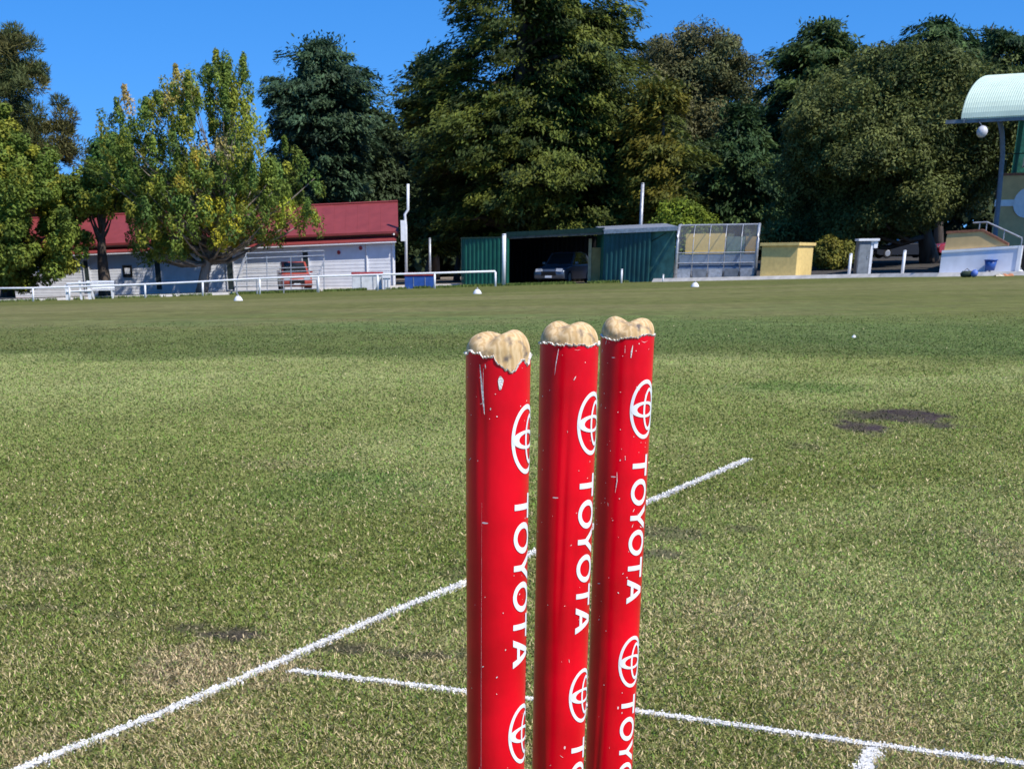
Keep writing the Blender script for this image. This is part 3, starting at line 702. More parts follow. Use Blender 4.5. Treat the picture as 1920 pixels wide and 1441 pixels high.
T('cedar_tree', 122, [(84, 585, 625), (110, 540, 655), (145, 500, 690), (190, 488, 712), (230, 500, 722), (270, 520, 700), (320, 530, 690), (360, 540, 680), (395, 560, 650)], 603, 'dark rounded cedar with a bare trunk behind the red roof', 'cedar tree', 'conifer', [((.036, .068, .044), 3), ((.050, .086, .056), 2), ((.020, .040, .028), 1)], 420, 230, (.40, .14), 1.05, seed=6, gaps=.20, limbs=60, trunk_r=.6)
T('cedar_tree', 132, [(215, 705, 722), (250, 680, 742), (300, 662, 762), (350, 640, 775), (410, 625, 785), (470, 640, 790)], 715, 'smaller grey green cedar between the rounded cedar and the giant conifer', 'cedar tree', 'conifer', [((.050, .075, .042), 3), ((.036, .055, .034), 2)], 210, 160, (.5, .17), 1.1, seed=7, gaps=.3, limbs=40)
T('cypress_tree', 134, [(98, 805, 822), (140, 765, 840), (200, 745, 880), (280, 755, 890), (360, 760, 900), (450, 765, 900)], 815, 'blue green conifer with feathery edge standing behind the giant conifer, on its left', 'conifer', 'conifer', [((.036, .066, .034), 3), ((.05, .08, .04), 2)], 260, 160, (.5, .16), 1.1, seed=8, gaps=.2)
T('conifer_tree', 112, [(-150, 960, 1010), (-60, 880, 1100), (0, 832, 1140), (40, 815, 1185), (75, 835, 1195), (110, 810, 1200), (150, 790, 1225), (190, 790, 1240), (240, 770, 1260), (300, 765, 1280), (350, 772, 1290), (400, 780, 1300), (430, 800, 1290), (455, 820, 1240)], 978,
  'giant conifer towering above the green sheds in the middle, its top out of frame', 'conifer', 'conifer', [((.055, .074, .018), 3), ((.078, .096, .021), 2), ((.028, .044, .016), 2)], 1900, 190, (.36, .13), 1.05, seed=9, gaps=.31, gf=.22, limbs=120, trunk_r=.85)
T('juniper_tree', 104, [(165, 1225, 1255), (200, 1195, 1285), (260, 1180, 1310), (330, 1170, 1320), (400, 1165, 1320), (425, 1190, 1290)], 1240, 'golden olive conifer right of the giant conifer', 'conifer', 'conifer', [((.10, .095, .018), 3), ((.07, .08, .02), 2)], 210, 170, (.4, .14), .95, seed=10, gaps=.34, limbs=30)
T('gum_tree', 150, [(55, 1290, 1350), (75, 1235, 1400), (110, 1195, 1425), (160, 1185, 1440), (220, 1190, 1440), (300, 1200, 1430), (400, 1200, 1430)], 1320, 'broad grey green gum tree with domed top behind the conifers', 'gum tree', 'broad', [((.075, .085, .042), 3), ((.095, .095, .05), 2), ((.05, .06, .03), 1)], 330, 380, (.32, .14), 1.25, seed=11, gaps=.22, gf=.2)
T('cedar_tree', 126, [(38, 1540, 1560), (70, 1490, 1590), (110, 1440, 1625), (160, 1425, 1660), (220, 1410, 1670), (290, 1400, 1640), (350, 1380, 1600), (420, 1370, 1580)], 1520, 'dark layered cedar with pointed top, left of the big olive tree', 'cedar tree', 'conifer', [((.034, .058, .022), 3), ((.052, .078, .026), 2)], 400, 190, (.5, .16), 1.15, seed=12, gaps=.27, limbs=70, trunk_r=.6)
T('cedar_tree', 118, [(205, 1380, 1400), (250, 1330, 1440), (310, 1300, 1470), (370, 1290, 1480), (420, 1290, 1480)], 1385, 'low dark cedar rising behind the clear shelter', 'cedar tree', 'conifer', CED, 260, 170, (.45, .15), 1.05, seed=13, gaps=.33, limbs=30)
T('cedar_tree', 142, [(38, 1715, 1800), (55, 1695, 1815), (85, 1690, 1850), (120, 1680, 1900), (200, 1680, 1900)], 1760, 'flat topped cedar showing above the big olive tree', 'cedar tree', 'conifer', CED, 150, 190, (.5, .16), 1.2, seed=14, gaps=.3, limbs=30)
T('cedar_tree', 128, [(36, 1855, 1868), (70, 1845, 1890), (85, 1840, 1960), (120, 1830, 2000), (200, 1830, 2050)], 1880, 'thin spiked cedar above the curved pale roof at the right edge', 'cedar tree', 'conifer', CED, 120, 150, (.45, .14), .9, seed=15, gaps=.24, limbs=40)
T('oak_tree', 98, [(92, 1640, 1800), (112, 1580, 1860), (150, 1520, 1910), (200, 1490, 1935), (260, 1465, 1930), (310, 1440, 1900), (350, 1428, 1860), (390, 1425, 1820), (425, 1440, 1740), (455, 1460, 1640)], 1745,
  'huge dense olive green tree filling the right side beside the grandstand', 'tree', 'broad', OLV, 1350, 300, (.24, .10), .92, seed=16, gaps=.40, gf=.20, limbs=60, trunk_r=.45)
T('street_tree', 112, [(400, 770, 870), (425, 765, 900), (460, 770, 890), (478, 790, 860)], 800, 'thin dark trunked tree with low fronds between the red roof and green container', 'tree', 'conifer', [((.07, .085, .02), 2), ((.04, .055, .018), 2)], 110, 110, (.4, .13), .8, seed=17, gaps=.3, limbs=20, trunk_r=.25)
T('street_tree', 120, [(385, 830, 900), (430, 825, 910), (470, 835, 900)], 856, 'slender tree with a leaning dark trunk just left of the green container', 'tree', 'conifer', [((.05, .065, .02), 2), ((.03, .045, .015), 2)], 70, 110, (.4, .13), .8, seed=18, gaps=.3, limbs=20, trunk_r=.22)
T('lime_shrub', 96, [(385, 1255, 1300), (400, 1225, 1325), (425, 1215, 1335), (470, 1220, 1330)], 1275, 'lime green bush showing over the roof of the shelter', 'bush', 'broad', [((.11, .15, .02), 3), ((.08, .12, .02), 2)], 90, 180, (.22, .1), .6, seed=19, limbs=8, trunk_r=.1)
T('olive_shrub', 92, [(455, 1535, 1590), (468, 1522, 1605), (492, 1520, 1608)], 1562, 'yellowish olive bush between the yellow wall and the grey cabinet', 'bush', 'broad', [((.13, .13, .03), 3), ((.08, .09, .025), 2)], 60, 180, (.2, .1), .5, seed=20, limbs=8, trunk_r=.08)
# the far wood that closes the park
def far_wood():
    g = np.random.default_rng(5); n = 4200
    X = g.uniform(-95, 110, n); Yw = 172 + g.normal(0, 4, n); h = (6.5 + 4.0 * fbm(X * .09, X * 0, 3)) + np.clip((X + 20) / 10, 0, 1) * 6
    Z = g.uniform(0, 1, n) * h - .5
    m = 34; P = np.repeat(np.stack([X, Yw, Z], -1), m, 0); q = unit(g.normal(0, 1, (n * m, 3)))
    c = np.repeat(np.array([.040, .055, .022]) * g.uniform(.6, 1.5, n)[:, None], m, 0) * g.uniform(.75, 1.3, (n * m, 1))
    V, Fq = leaf_mesh(P + q * g.uniform(.4, 1.7, (n * m, 1)), unit(q + np.array([0, -.3, .5])), unit(g.normal(0, 1, (n * m, 3))), g.uniform(.8, 1.5, n * m), g.uniform(.5, .9, n * m))
    tag(mesh_np('far_wood', V, Fq, 4, MLEAF, col=np.repeat(c, 4, 0)), 'dark mass of distant woodland along the back of the park', 'woodland', kind='stuff')
far_wood()

# ------------------------------------------------------------------ materials for the built things
MGRN = mat('green_sheet', (.012, .115, .072), rough=.45, var=.12, scale=2, metal=.1, spec=.4)
MTEAL = mat('faded_teal', (.075, .20, .165), rough=.6, var=.2, scale=2.5)
MDKG = mat('dark_green_trim', (.02, .05, .035), rough=.6)
MWHITE = mat('white_paint', (.80, .80, .80), rough=.5, var=.05, scale=5)
MGALV = mat('galvanised', (.45, .46, .47), rough=.45, var=.15, scale=8, metal=.5)
MGREYP = mat('grey_metal', (.20, .22, .24), rough=.5, var=.15, scale=4, metal=.4)
MRED = mat('maroon_roof', (.255, .047, .045), rough=.5, var=.08, scale=1.5, spec=.35)
MBOARD = mat('white_boards', (.78, .79, .82), rough=.7, var=.05, scale=2)
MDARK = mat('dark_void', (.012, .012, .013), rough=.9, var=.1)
MGLASS = mat('dark_glass', (.02, .025, .03), rough=.08, var=.1, spec=.8)
MYEL = mat('yellow_render', (.74, .54, .20), rough=.85, var=.07, scale=6, bump=.2, bscale=60)
MOCH = mat('ochre_ply', (.50, .32, .12), rough=.8, var=.1, scale=3)
MTANW = mat('tan_render', (.62, .43, .20), rough=.85, var=.06, scale=3, bump=.2, bscale=60)
MCOP = mat('brick_coping', (.28, .12, .07), rough=.8, var=.2, scale=12)
MCONC = mat('concrete', (.56, .52, .46), rough=.9, var=.12, scale=3, bump=.3, bscale=30)
MPALER = mat('pale_roof_sheet', (.60, .72, .58), rough=.5, var=.04, scale=1.2)
MBLUE = mat('blue_plastic', (.03, .09, .32), rough=.45, var=.1, scale=5)
MBLUES = mat('blue_grey_seat', (.24, .30, .40), rough=.6, var=.12, scale=3)
MREDP = mat('red_plastic', (.42, .05, .05), rough=.5)
MCREAM = mat('cream_enamel', (.72, .73, .70), rough=.5, var=.12, scale=3)
MRUB = mat('tyre_rubber', (.02, .02, .02), rough=.85)
def poly_mat():
    m = bpy.data.materials.new('frosted_sheet'); m.use_nodes = True; n = m.node_tree
    for x in list(n.nodes): n.nodes.remove(x)
    out = n.nodes.new('ShaderNodeOutputMaterial'); t = n.nodes.new('ShaderNodeBsdfTransparent'); t.inputs[0].default_value = (.92, .93, .93, 1)
    d = n.nodes.new('ShaderNodeBsdfDiffuse'); d.inputs[0].default_value = (.72, .74, .74, 1); gl = n.nodes.new('ShaderNodeBsdfGlossy'); gl.inputs['Roughness'].default_value = .25
    tl = n.nodes.new('ShaderNodeBsdfTranslucent'); tl.inputs[0].default_value = (.8, .82, .82, 1)
    m0 = n.nodes.new('ShaderNodeMixShader'); m0.inputs[0].default_value = .5; n.links.new(d.outputs[0], m0.inputs[1]); n.links.new(tl.outputs[0], m0.inputs[2])
    nz = n.nodes.new('ShaderNodeTexNoise'); nz.inputs['Scale'].default_value = 1.3; mr = n.nodes.new('ShaderNodeMapRange'); mr.inputs['To Min'].default_value = .02; mr.inputs['To Max'].default_value = .13
    n.links.new(nz.outputs['Fac'], mr.inputs['Value'])
    m1 = n.nodes.new('ShaderNodeMixShader'); n.links.new(mr.outputs[0], m1.inputs[0]); n.links.new(t.outputs[0], m1.inputs[1]); n.links.new(m0.outputs[0], m1.inputs[2])
    m2 = n.nodes.new('ShaderNodeMixShader'); m2.inputs[0].default_value = .02; n.links.new(m1.outputs[0], m2.inputs[1]); n.links.new(gl.outputs[0], m2.inputs[2]); n.links.new(m2.outputs[0], out.inputs[0])
    return m
MPOLY = poly_mat()

def corr(mb, a, b, h, pitch=.19, depth=.025, zb=None):
    """corrugated wall sheet from ground point a to b, thickness real"""
    a, b = Vector(a), Vector(b); d = b - a; L = d.length; u = d.normalized(); nrm = Vector((u.y, -u.x, 0)).normalized(); n = max(int(L / pitch), 2)
    pr = []
    for k in range(n):
        for t, o in ((0, 0), (.35, 0), (.5, 1), (.85, 1)): pr.append(a + d * ((k + t) / n) + nrm * depth * o)
    pr.append(b)
    vs = []; fs = []
    for p in pr:
        vs += [p, p + Vector((0, 0, h)), p - nrm * .04 + Vector((0, 0, h)), p - nrm * .04]
    for k in range(len(pr) - 1):
        i = 4 * k; fs += [(i, i + 4, i + 5, i + 1), (i + 1, i + 5, i + 6, i + 2), (i + 2, i + 6, i + 7, i + 3), (i + 3, i + 7, i + 4, i)]
    fs += [(0, 1, 2, 3), tuple(len(vs) - 4 + q for q in (0, 3, 2, 1))]
    mb.add(vs, fs)

# ---- clubhouse with the maroon roof
def clubhouse():
    YA, YB = 101.5, 97.5
    A = base(30, YA); B = base(742, YB); zb = min(A.z, B.z) - .2
    u = (B - A); u.z = 0; L = u.length; u.normalize(); back = Vector((-.03, 1, 0)).normalized()
    o = empty('clubhouse', (B.x, B.y, B.z), 'long white boarded clubhouse with a maroon metal roof behind the yellowing tree', 'building')
    ze = at(742, 443, YB).z; zr = at(757, 378, YB + 3).z; depth = 7.0; W0 = Vector((A.x, A.y, 0)); W1 = Vector((B.x, B.y, 0))
    fall = (zr - at(160, 405, 104).z) / ((757 - 160) / 2878 * 100) * L; tilt = Vector((0, 0, -fall)); TU = (u * L - tilt) / L   # the roof line falls with the ground
    ze0, zr0 = ze - fall, zr - fall
    # boarded wall: overlapping boards
    mb = MB(); nb = 17; hh = (ze - .1 - zb) / nb
    for k in range(nb):
        z0 = zb + hh * k
        q0 = z0 - fall * k / nb
        mb.prism([W0 + Vector((0, 0, q0)), W0 - back * .02 + Vector((0, 0, q0)), W0 - back * .006 + Vector((0, 0, q0 + hh)), W0 + Vector((0, 0, q0 + hh))], u * L + Vector((0, 0, fall * k / nb)))
    mb.build('front_wall', MBOARD, o)
    mb = MB(); mb.obox(W1 + Vector((0, 0, zb)) + back * .01 - u * .03, -u * .15, back * depth, Vector((0, 0, ze - zb - .1)))
    mb.prism([W1 + Vector((0, 0, ze - .1)) + back * .6, W1 + Vector((0, 0, ze - .1)) + back * depth, W1 + back * (depth / 2 + .6) + Vector((0, 0, zr - .35))], -u * .15)
    mb.build('end_wall', MBOARD, o)
    mb = MB(); mb.obox(W0 + Vector((0, 0, zb)) + back * (depth - .1), u * (L - .3), back * .15, Vector((0, 0, ze0 - zb))); mb.build('rear_wall', MBOARD, o)
    # main roof: two pitches, with a step down to a narrow lower awning
    rf = MB(); e0 = W0 - u * .5 - back * .22 + Vector((0, 0, ze0 + .28)); r0 = W0 - u * .5 + back * (depth / 2 + .2) + Vector((0, 0, zr0)); k0 = W0 - u * .5 + back * (depth + .6) + Vector((0, 0, ze0 + .2))
    th = Vector((0, 0, .09)); Lr = TU * (L + .75)
    rf.prism([e0, r0, k0, k0 - th, r0 - th, e0 - th], Lr)
    # standing ribs of the sheeting
    for k in range(int((L + .8) / .76)):
        p = e0 + TU * (k * .76 + .3); q = r0 + TU * (k * .76 + .3); rf.prism([p + Vector((0, 0, -.003)), p + TU * .02 + Vector((0, 0, .014)), p + TU * .04 - Vector((0, 0, .003))], q - p)
    rf.tube([r0 + Vector((0, 0, .03)), r0 + Lr + Vector((0, 0, .03))], .07, 6)
    rf.build('roof', MRED, o)
    gt = MB(); gt.obox(e0 - th - back * .12 - Vector((0, 0, .04)), Lr, back * .12, Vector((0, 0, .12))); gt.build('gutter', MRED, o)
    aw = MB(); a0 = W0 - u * .2 + back * .0 + Vector((0, 0, ze0 + .07)); a1 = a0 - back * .42 - Vector((0, 0, .30))
    aw.prism([a0, a1, a1 - Vector((0, 0, .06)), a0 - Vector((0, 0, .06))], TU * (L + .3)); aw.build('awning', MRED, o)
    fs_ = MB(); fs_.obox(a1 - Vector((0, 0, .13)), TU * (L + .3), back * .04, Vector((0, 0, .068))); fs_.build('fascia', MBOARD, o)
    # base strip
    bs = MB(); bs.obox(W0 - back * .07 + Vector((0, 0, zb - .2)), u * L, back * .06, Vector((0, 0, .42))); bs.build('plinth', mat('old_brick', (.36, .20, .12), rough=.9, var=.2, scale=9), o)
    def along(px, off=0):
        # point on the wall line seen at column px
        lo, hi = 0., L
        for _ in range(40):
            m = (lo + hi) / 2; p = W0 + u * m
            if proj((p.x, p.y, 1))[0] < px: lo = m
            else: hi = m
        return W0 + u * lo - back * off
    def zat(px, py):
        p = along(px); return at(px, py, p.y).z
    def opening(nm, x0, x1, y0, y1, m_in, m_fr):
        p0, p1 = along(x0, .05), along(x1, .05); zt_, zb_ = zat(x0, y0), zat(x0, y1)
        f = MB(); w_ = (p1 - p0).length; fr = .07
        f.obox(p0 + Vector((0, 0, zb_)), u * fr, -back * .05, Vector((0, 0, zt_ - zb_))); f.obox(p1 - u * fr + Vector((0, 0, zb_)), u * fr, -back * .05, Vector((0, 0, zt_ - zb_)))
        f.obox(p0 + u * fr + Vector((0, 0, zt_ - fr)), u * (w_ - 2 * fr), -back * .05, Vector((0, 0, fr))); f.obox(p0 + u * fr + Vector((0, 0, zb_)), u * (w_ - 2 * fr), -back * .05, Vector((0, 0, fr)))
        fo = f.build(nm + '_frame' if nm != 'door' else 'door_frame', m_fr, o)
        g_ = MB(); g_.obox(p0 + u * fr + Vector((0, 0, zb_ + fr)) + back * .0, u * (w_ - 2 * fr), -back * .02, Vector((0, 0, zt_ - zb_ - 2 * fr)))
        g_.build('pane' if nm != 'door' else 'door_leaf', m_in, fo)
        return p0, p1, zb_, zt_
    p0, p1, a_, b_ = opening('window', 229, 247, 497, 520, MGLASS, MDARK)
    nt_ = MB(); q = along(238, .09); nt_.obox(q - u * .18 + Vector((0, 0, (a_ + b_) / 2 - .15)), u * .36, -back * .01, Vector((0, 0, .34))); nt_.build('notice', MWHITE, o)
    for x0, x1, yt in ((288, 302, 484), (423, 438, 473), (566, 580, 467), (155, 167, 486)): opening('door', x0, x1, yt, 545, mat('dark_door', (.035, .05, .05), rough=.5), MBOARD)
    for px in (636, 677):
        q = along(px, .04); z = zat(px, 473 if px == 636 else 465); mb = MB(); mb.prism([q + u * (.12 * math.cos(t)) + Vector((0, 0, z + .12 * math.sin(t))) for t in np.linspace(0, 2 * math.pi, 9)[:-1]], -back * .08); mb.build('wall_lamp', MREDP, o)
    for px in (688, 737):
        q = along(px, .06); mb = MB(); mb.tube([q + Vector((0, 0, zb)), q + Vector((0, 0, ze - .1))], .055, 8); mb.build('downpipe', MWHITE, o)
    # flue pole by the end wall
    fl = MB(); Yf = 97
    fl.tube([Vector((at(761, 480, Yf).x, Yf, float(terrain(-3, 97)))), at(761, 425, Yf), at(759, 402, Yf), at(765, 393, Yf), at(765, 345, Yf)], .085, 8); fo = fl.build('flue_pipe', MWHITE, o, smooth=True)
    bx = MB(); p = at(756, 452, Yf); bx.box((p.x, Yf, p.z), (.28, .22, at(756, 413, Yf).z - p.z)); bx.build('vent_box', MWHITE, o)
clubhouse()

# ---- green container, carport, shed and clear dugout share one long run; separate things
def wall_pts(pa, Ya, pb, Yb_): a = base(pa, Ya); b = base(pb, Yb_); return a, b
def green_container():
    a, b = wall_pts(868, 87.5, 952, 86.2); h = at(910, 447, 87).z - a.z
    o = empty('storage_container', (b.x, b.y, b.z), 'green corrugated metal shed left of the carport', 'shed')
    z0 = min(a.z, b.z) - .1; a.z = b.z = z0
    mb = MB(); corr(mb, a, b, h + .1, .24, .03); mb.build('front_panel', MGRN, o)
    d = Vector((0, 2.4, 0)); u = (b - a).normalized()
    mb = MB(); corr(mb, b + u * .05 + Vector((0, .05, 0)), b + u * .05 + d, h + .1); mb.build('side_panel', MGRN, o)
    mb = MB(); corr(mb, a + d - u * .05, a + Vector((-.05, .05, 0)), h + .1); mb.build('side_panel', MGRN, o)
    mb = MB(); mb.obox(a + Vector((-.1, -.06, h + .1)), (b - a) + Vector((.2, 0, 0)), d + Vector((0, .2, 0)), Vector((0, 0, .07))); mb.build('roof', MDKG, o)
green_container()
def post(px, pt, Y, r=.06, name='white_post', label='', cat='post', m=None, group=None):
    b = base(px, Y); t = at(px, pt, Y); o = empty(name, b, label, cat, group)
    mb = MB(); mb.tube([b - Vector((0, 0, .1)), Vector((b.x, b.y, t.z - .05))], r, 12); mb.build('shaft', m or MWHITE, o, smooth=True)
    mb = MB(); mb.tube([Vector((b.x, b.y, t.z - .05)), Vector((b.x, b.y, t.z - .02)), Vector((b.x, b.y, t.z))], [r * 1.12, r * 1.12, r * .4], 12); mb.build('cap', m or MWHITE, o, smooth=True)
    return o
post(944.5, 438, 84.6, .105, label='thick tall white post at the corner between green shed and carport', name='support_post')
def carport():
    a = base(947, 87.2); b = base(1130, 84.2)
    o = empty('carport', (b.x, b.y, b.z), 'open dark carport with a flat roof sheltering a parked car', 'carport')
    D = Vector((.5, 7, 0)); za = at(947, 438, 87.2).z; zb_ = at(1130, 429, 84.2).z
    mb = MB(); A = Vector((a.x, a.y, za)); B = Vector((b.x, b.y, zb_)); t = Vector((0, 0, .07))
    mb.prism([A, B, B + D, A + D], t); mb.build('roof', MDKG, o)
    mb = MB(); mb.prism([A - Vector((0, .05, .16)), B - Vector((0, .05, .16)), B - Vector((0, .05, .0)), A - Vector((0, .05, .0))], Vector((0, .045, 0))); mb.build('fascia', MDKG, o)
    mb = MB(); mb.prism([A - Vector((0, .03, .27)), B - Vector((0, .03, .27)), B - Vector((0, .03, .165)), A - Vector((0, .03, .165))], Vector((0, .05, 0))); mb.build('beam', mat('weathered_timber', (.16, .14, .11), rough=.9, var=.2, scale=4), o)
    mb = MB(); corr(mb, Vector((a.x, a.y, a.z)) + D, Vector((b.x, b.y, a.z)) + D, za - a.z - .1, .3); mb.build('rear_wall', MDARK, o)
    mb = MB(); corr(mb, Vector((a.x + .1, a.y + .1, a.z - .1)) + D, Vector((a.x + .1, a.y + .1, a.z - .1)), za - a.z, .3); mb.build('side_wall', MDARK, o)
    # ochre partition and timber post at the right
    p = base(1108, 84.9); q = base(1131, 84.4); zt_ = at(1118, 464, 84.6).z
    mb = MB(); mb.obox(p + Vector((.02, .3, -.1)), Vector((q.x - p.x, 0, 0)), Vector((0, .1, 0)), Vector((0, 0, zt_ - p.z + .1))); mb.build('partition', MOCH, o)
    mb = MB(); mb.obox(p + Vector((-.16, .25, -.1)), Vector((.16, 0, 0)), Vector((0, .12, 0)), Vector((0, 0, at(1107, 438, 84.9).z - p.z - .15))); mb.build('timber_post', mat('light_timber', (.62, .44, .24), rough=.8), o)
carport()
def green_shed():
    a = base(1129, 84.0); b = base(1215, 82.6); c = base(1263, 81.9)
    o = empty('tool_shed', (b.x, b.y, b.z), 'dark green corrugated shed with a faded teal side door, right of the carport', 'shed')
    z0 = min(a.z, b.z, c.z) - .1; h = at(1170, 434, 83.3).z - z0
    for q in (a, b, c): q.z = z0
    b2 = Vector((b.x, b.y - .25, z0)); a2 = Vector((a.x, a.y - .25, z0))
    mb = MB(); corr(mb, a2, b2, h, .27, .035); mb.build('front_panel', mat('blue_green_sheet', (.012, .075, .075), rough=.45, var=.2, scale=1.5, spec=.4), o)
    mb = MB(); mb.obox(b + Vector((.03, .02, 0)), (c - b) + Vector((-.06, 0, 0)), Vector((0, .06, 0)), Vector((0, 0, h))); dr = mb.build('door', MTEAL, o)
    for zz_ in (.55, 1.85): mb = MB(); mb.obox(b + Vector((.18, -.02, zz_)), (c - b) * .28, Vector((0, .035, 0)), Vector((0, 0, .05))); mb.build('hinge', MDKG, dr)
    mb = MB(); mb.tube([b + Vector((.06, -.02, h - .5)), b + (c - b) * .6 + Vector((0, -.03, h - .12))], .02, 5); mb.build('stay_rod', MDKG, dr)
    mb = MB(); corr(mb, a2 + Vector((.0, 4, 0)), a2 + Vector((0, .1, 0)), h, .3); mb.build('side_wall', MGRN, o)
    A = Vector((a.x - .05, a.y - .45, z0 + h + .04)); Cc_ = Vector((c.x, c.y - .3, z0 + h + .13)); E = at(1420, 421, 79.4)
    mb = MB(); mb.prism([A, Cc_, Cc_ + Vector((0, 4.6, .25)), A + Vector((0, 4.6, .25))], Vector((0, 0, .06))); mb.build('roof', MGALV, o)
    mb = MB(); mb.prism([A - Vector((0, .04, .14)), Cc_ - Vector((0, .04, .14)), Cc_ - Vector((0, .04, -.05)), A - Vector((0, .04, -.05))], Vector((0, .038, 0))); mb.build('fascia', MGALV, o)
green_shed()
def dugout():
    a = base(1266, 81.2); b = base(1415, 80.3); z0 = min(a.z, b.z) - .05
    o = empty('dugout_shelter', (b.x, b.y, b.z), 'team shelter with a curved frosted clear front and tiers of blue grey seats', 'shelter')
    a.z = b.z = z0; u = (b - a); L = u.length; u.normalize(); back = Vector((-u.y, u.x, 0)); zt_ = at(1340, 421, 80.2).z - z0; U = Vector((0, 0, 1))
    n = 10
    prof = [(0, 0), (0, zt_ * .56)] + [(1.15 * (1 - math.cos(t)), zt_ * .56 + zt_ * .44 * math.sin(t)) for t in np.linspace(.12, math.pi / 2, n)] + [(2.2, zt_ + .04)]
    # upper clear sheets, one per bay
    nb = 5
    for k in range(nb):
        mb = MB(); s0 = a + u * (L * k / nb + .05); pr = [s0 + back * p + U * z for p, z in prof[1:]]; w_ = L / nb - .1
        vs = pr + [p + u * w_ for p in pr]; m_ = len(pr); mb.add(vs + [v + back * .012 - U * .008 for v in vs], [(i, i + 1, m_ + i + 1, m_ + i) for i in range(m_ - 1)] + [(2 * m_ + i, 2 * m_ + i + 1, 3 * m_ + i + 1, 3 * m_ + i) for i in range(m_ - 1)])
        mb.build('clear_panel', MPOLY, o, smooth=True)
    for k in range(nb + 1):
        mb = MB(); s0 = a + u * (L * k / nb); r = .085 if k in (0, nb) else .028
        mb.tube([s0 + back * p + U * z for p, z in prof], r, 6); mb.build('frame_rib', MGALV, o, smooth=True)
    for z in (zt_ * .52, zt_ * .34, .10):
        mb = MB(); mb.tube([a + U * z - back * .02, b + U * z - back * .02], .03, 6); mb.build('cross_rail', MGALV, o)
    mb = MB(); mb.tube([a + back * 1.6 + U * (zt_ + .03), b + back * 1.6 + U * (zt_ + .03)], .05, 6); mb.build('ridge_rail', MGALV, o)
    # back wall: part yellow, part green, part timber
    for (f0, f1, m, z1) in ((0.08, .60, mat('warm_yellow', (.92, .62, .19), rough=.8, var=.05), .86), (.60, .84, mat('grey_green_ply', (.20, .26, .20), rough=.8), .8), (.84, 1, MOCH, .8)):
        mb = MB(); mb.obox(a + u * (L * f0 + .02) + back * 1.28 + U * 1.34, u * (L * (f1 - f0) - .04), back * .06, U * (zt_ * z1 - 1.34)); mb.build('back_panel', m, o)
    for k, (dy, z) in enumerate(((.45, .42), (.80, .80))):
        mb = MB(); mb.obox(a + u * .1 + back * dy + U * z, u * (L - .2), back * .38, U * .05); mb.obox(a + u * .1 + back * (dy + .40) + U * (z + .08), u * (L - .2), back * .03, U * .26)
        for q in range(4): mb.obox(a + u * (.3 + q * (L - .7) / 3) + back * (dy + .1), u * .06, back * .2, U * z)
        mb.build('seat_row', MBLUES, o)
    for k in range(nb):
        mb = MB(); s0 = a + u * (L * k / nb + .06); mb.obox(s0 + U * .12 - back * .005, u * (L / nb - .12), back * .012, U * (zt_ * .19)); mb.build('lower_panel', MGREYP if k % 2 else MGALV, o)
        mb = MB(); mb.obox(s0 + U * zt_ * .36 - back * .005, u * (L / nb - .12), back * .012, U * (zt_ * .15)); mb.build('clear_panel', MPOLY, o)
    mb = MB(); mb.obox(a + u * .05 + back * 1.30, u * (L - .1), back * .05, U * 1.33); mb.build('lower_back_panel', MBLUES, o)
    for s in (0, 1):
        mb = MB(); e = a + u * (L * s) + back * .1; mb.prism([e, e + back * 2.3, e + back * 2.3 + U * zt_, e + back * .6 + U * (zt_ * .97), e + back * .1 + U * zt_ * .8], u * .02); mb.build('end_panel', MPOLY, o)
    mb = MB(); mb.obox(a + back * .1 - U * .02, u * L, back * 2.5, U * .06); mb.build('floor_slab', MCONC, o)
dugout()
post(1197, 343, 92, .10, label='tall grey light pole rising behind the green shed roof', name='light_pole', cat='pole', m=MGALV)
def yellow_box():
    Yb_ = 77.5; a = base(1424, Yb_ + .45); b = base(1491, Yb_ - .4); c = base(1520, Yb_ + 1.4); z0 = min(a.z, b.z, c.z) - .1
    zt_ = at(1460, 461, Yb_).z; o = empty('yellow_block_wall', (b.x, b.y, b.z), 'square yellow rendered enclosure with a thin coping right of the clear shelter', 'wall')
    for q in (a, b, c): q.z = z0
    d = a + (c - b); mb = MB(); mb.prism([a, b, c, d], Vector((0, 0, zt_ - z0))); mb.build('wall_block', MYEL, o, bevel=.02)
    cen = (a + b + c + d) / 4; ex = [q + (q - cen).normalized() * .14 for q in (a, b, c, d)]
    mb = MB(); mb.prism([Vector((q.x, q.y, zt_ + .002)) for q in ex], Vector((0, 0, .14))); mb.build('coping', MYEL, o, bevel=.01)
yellow_box()

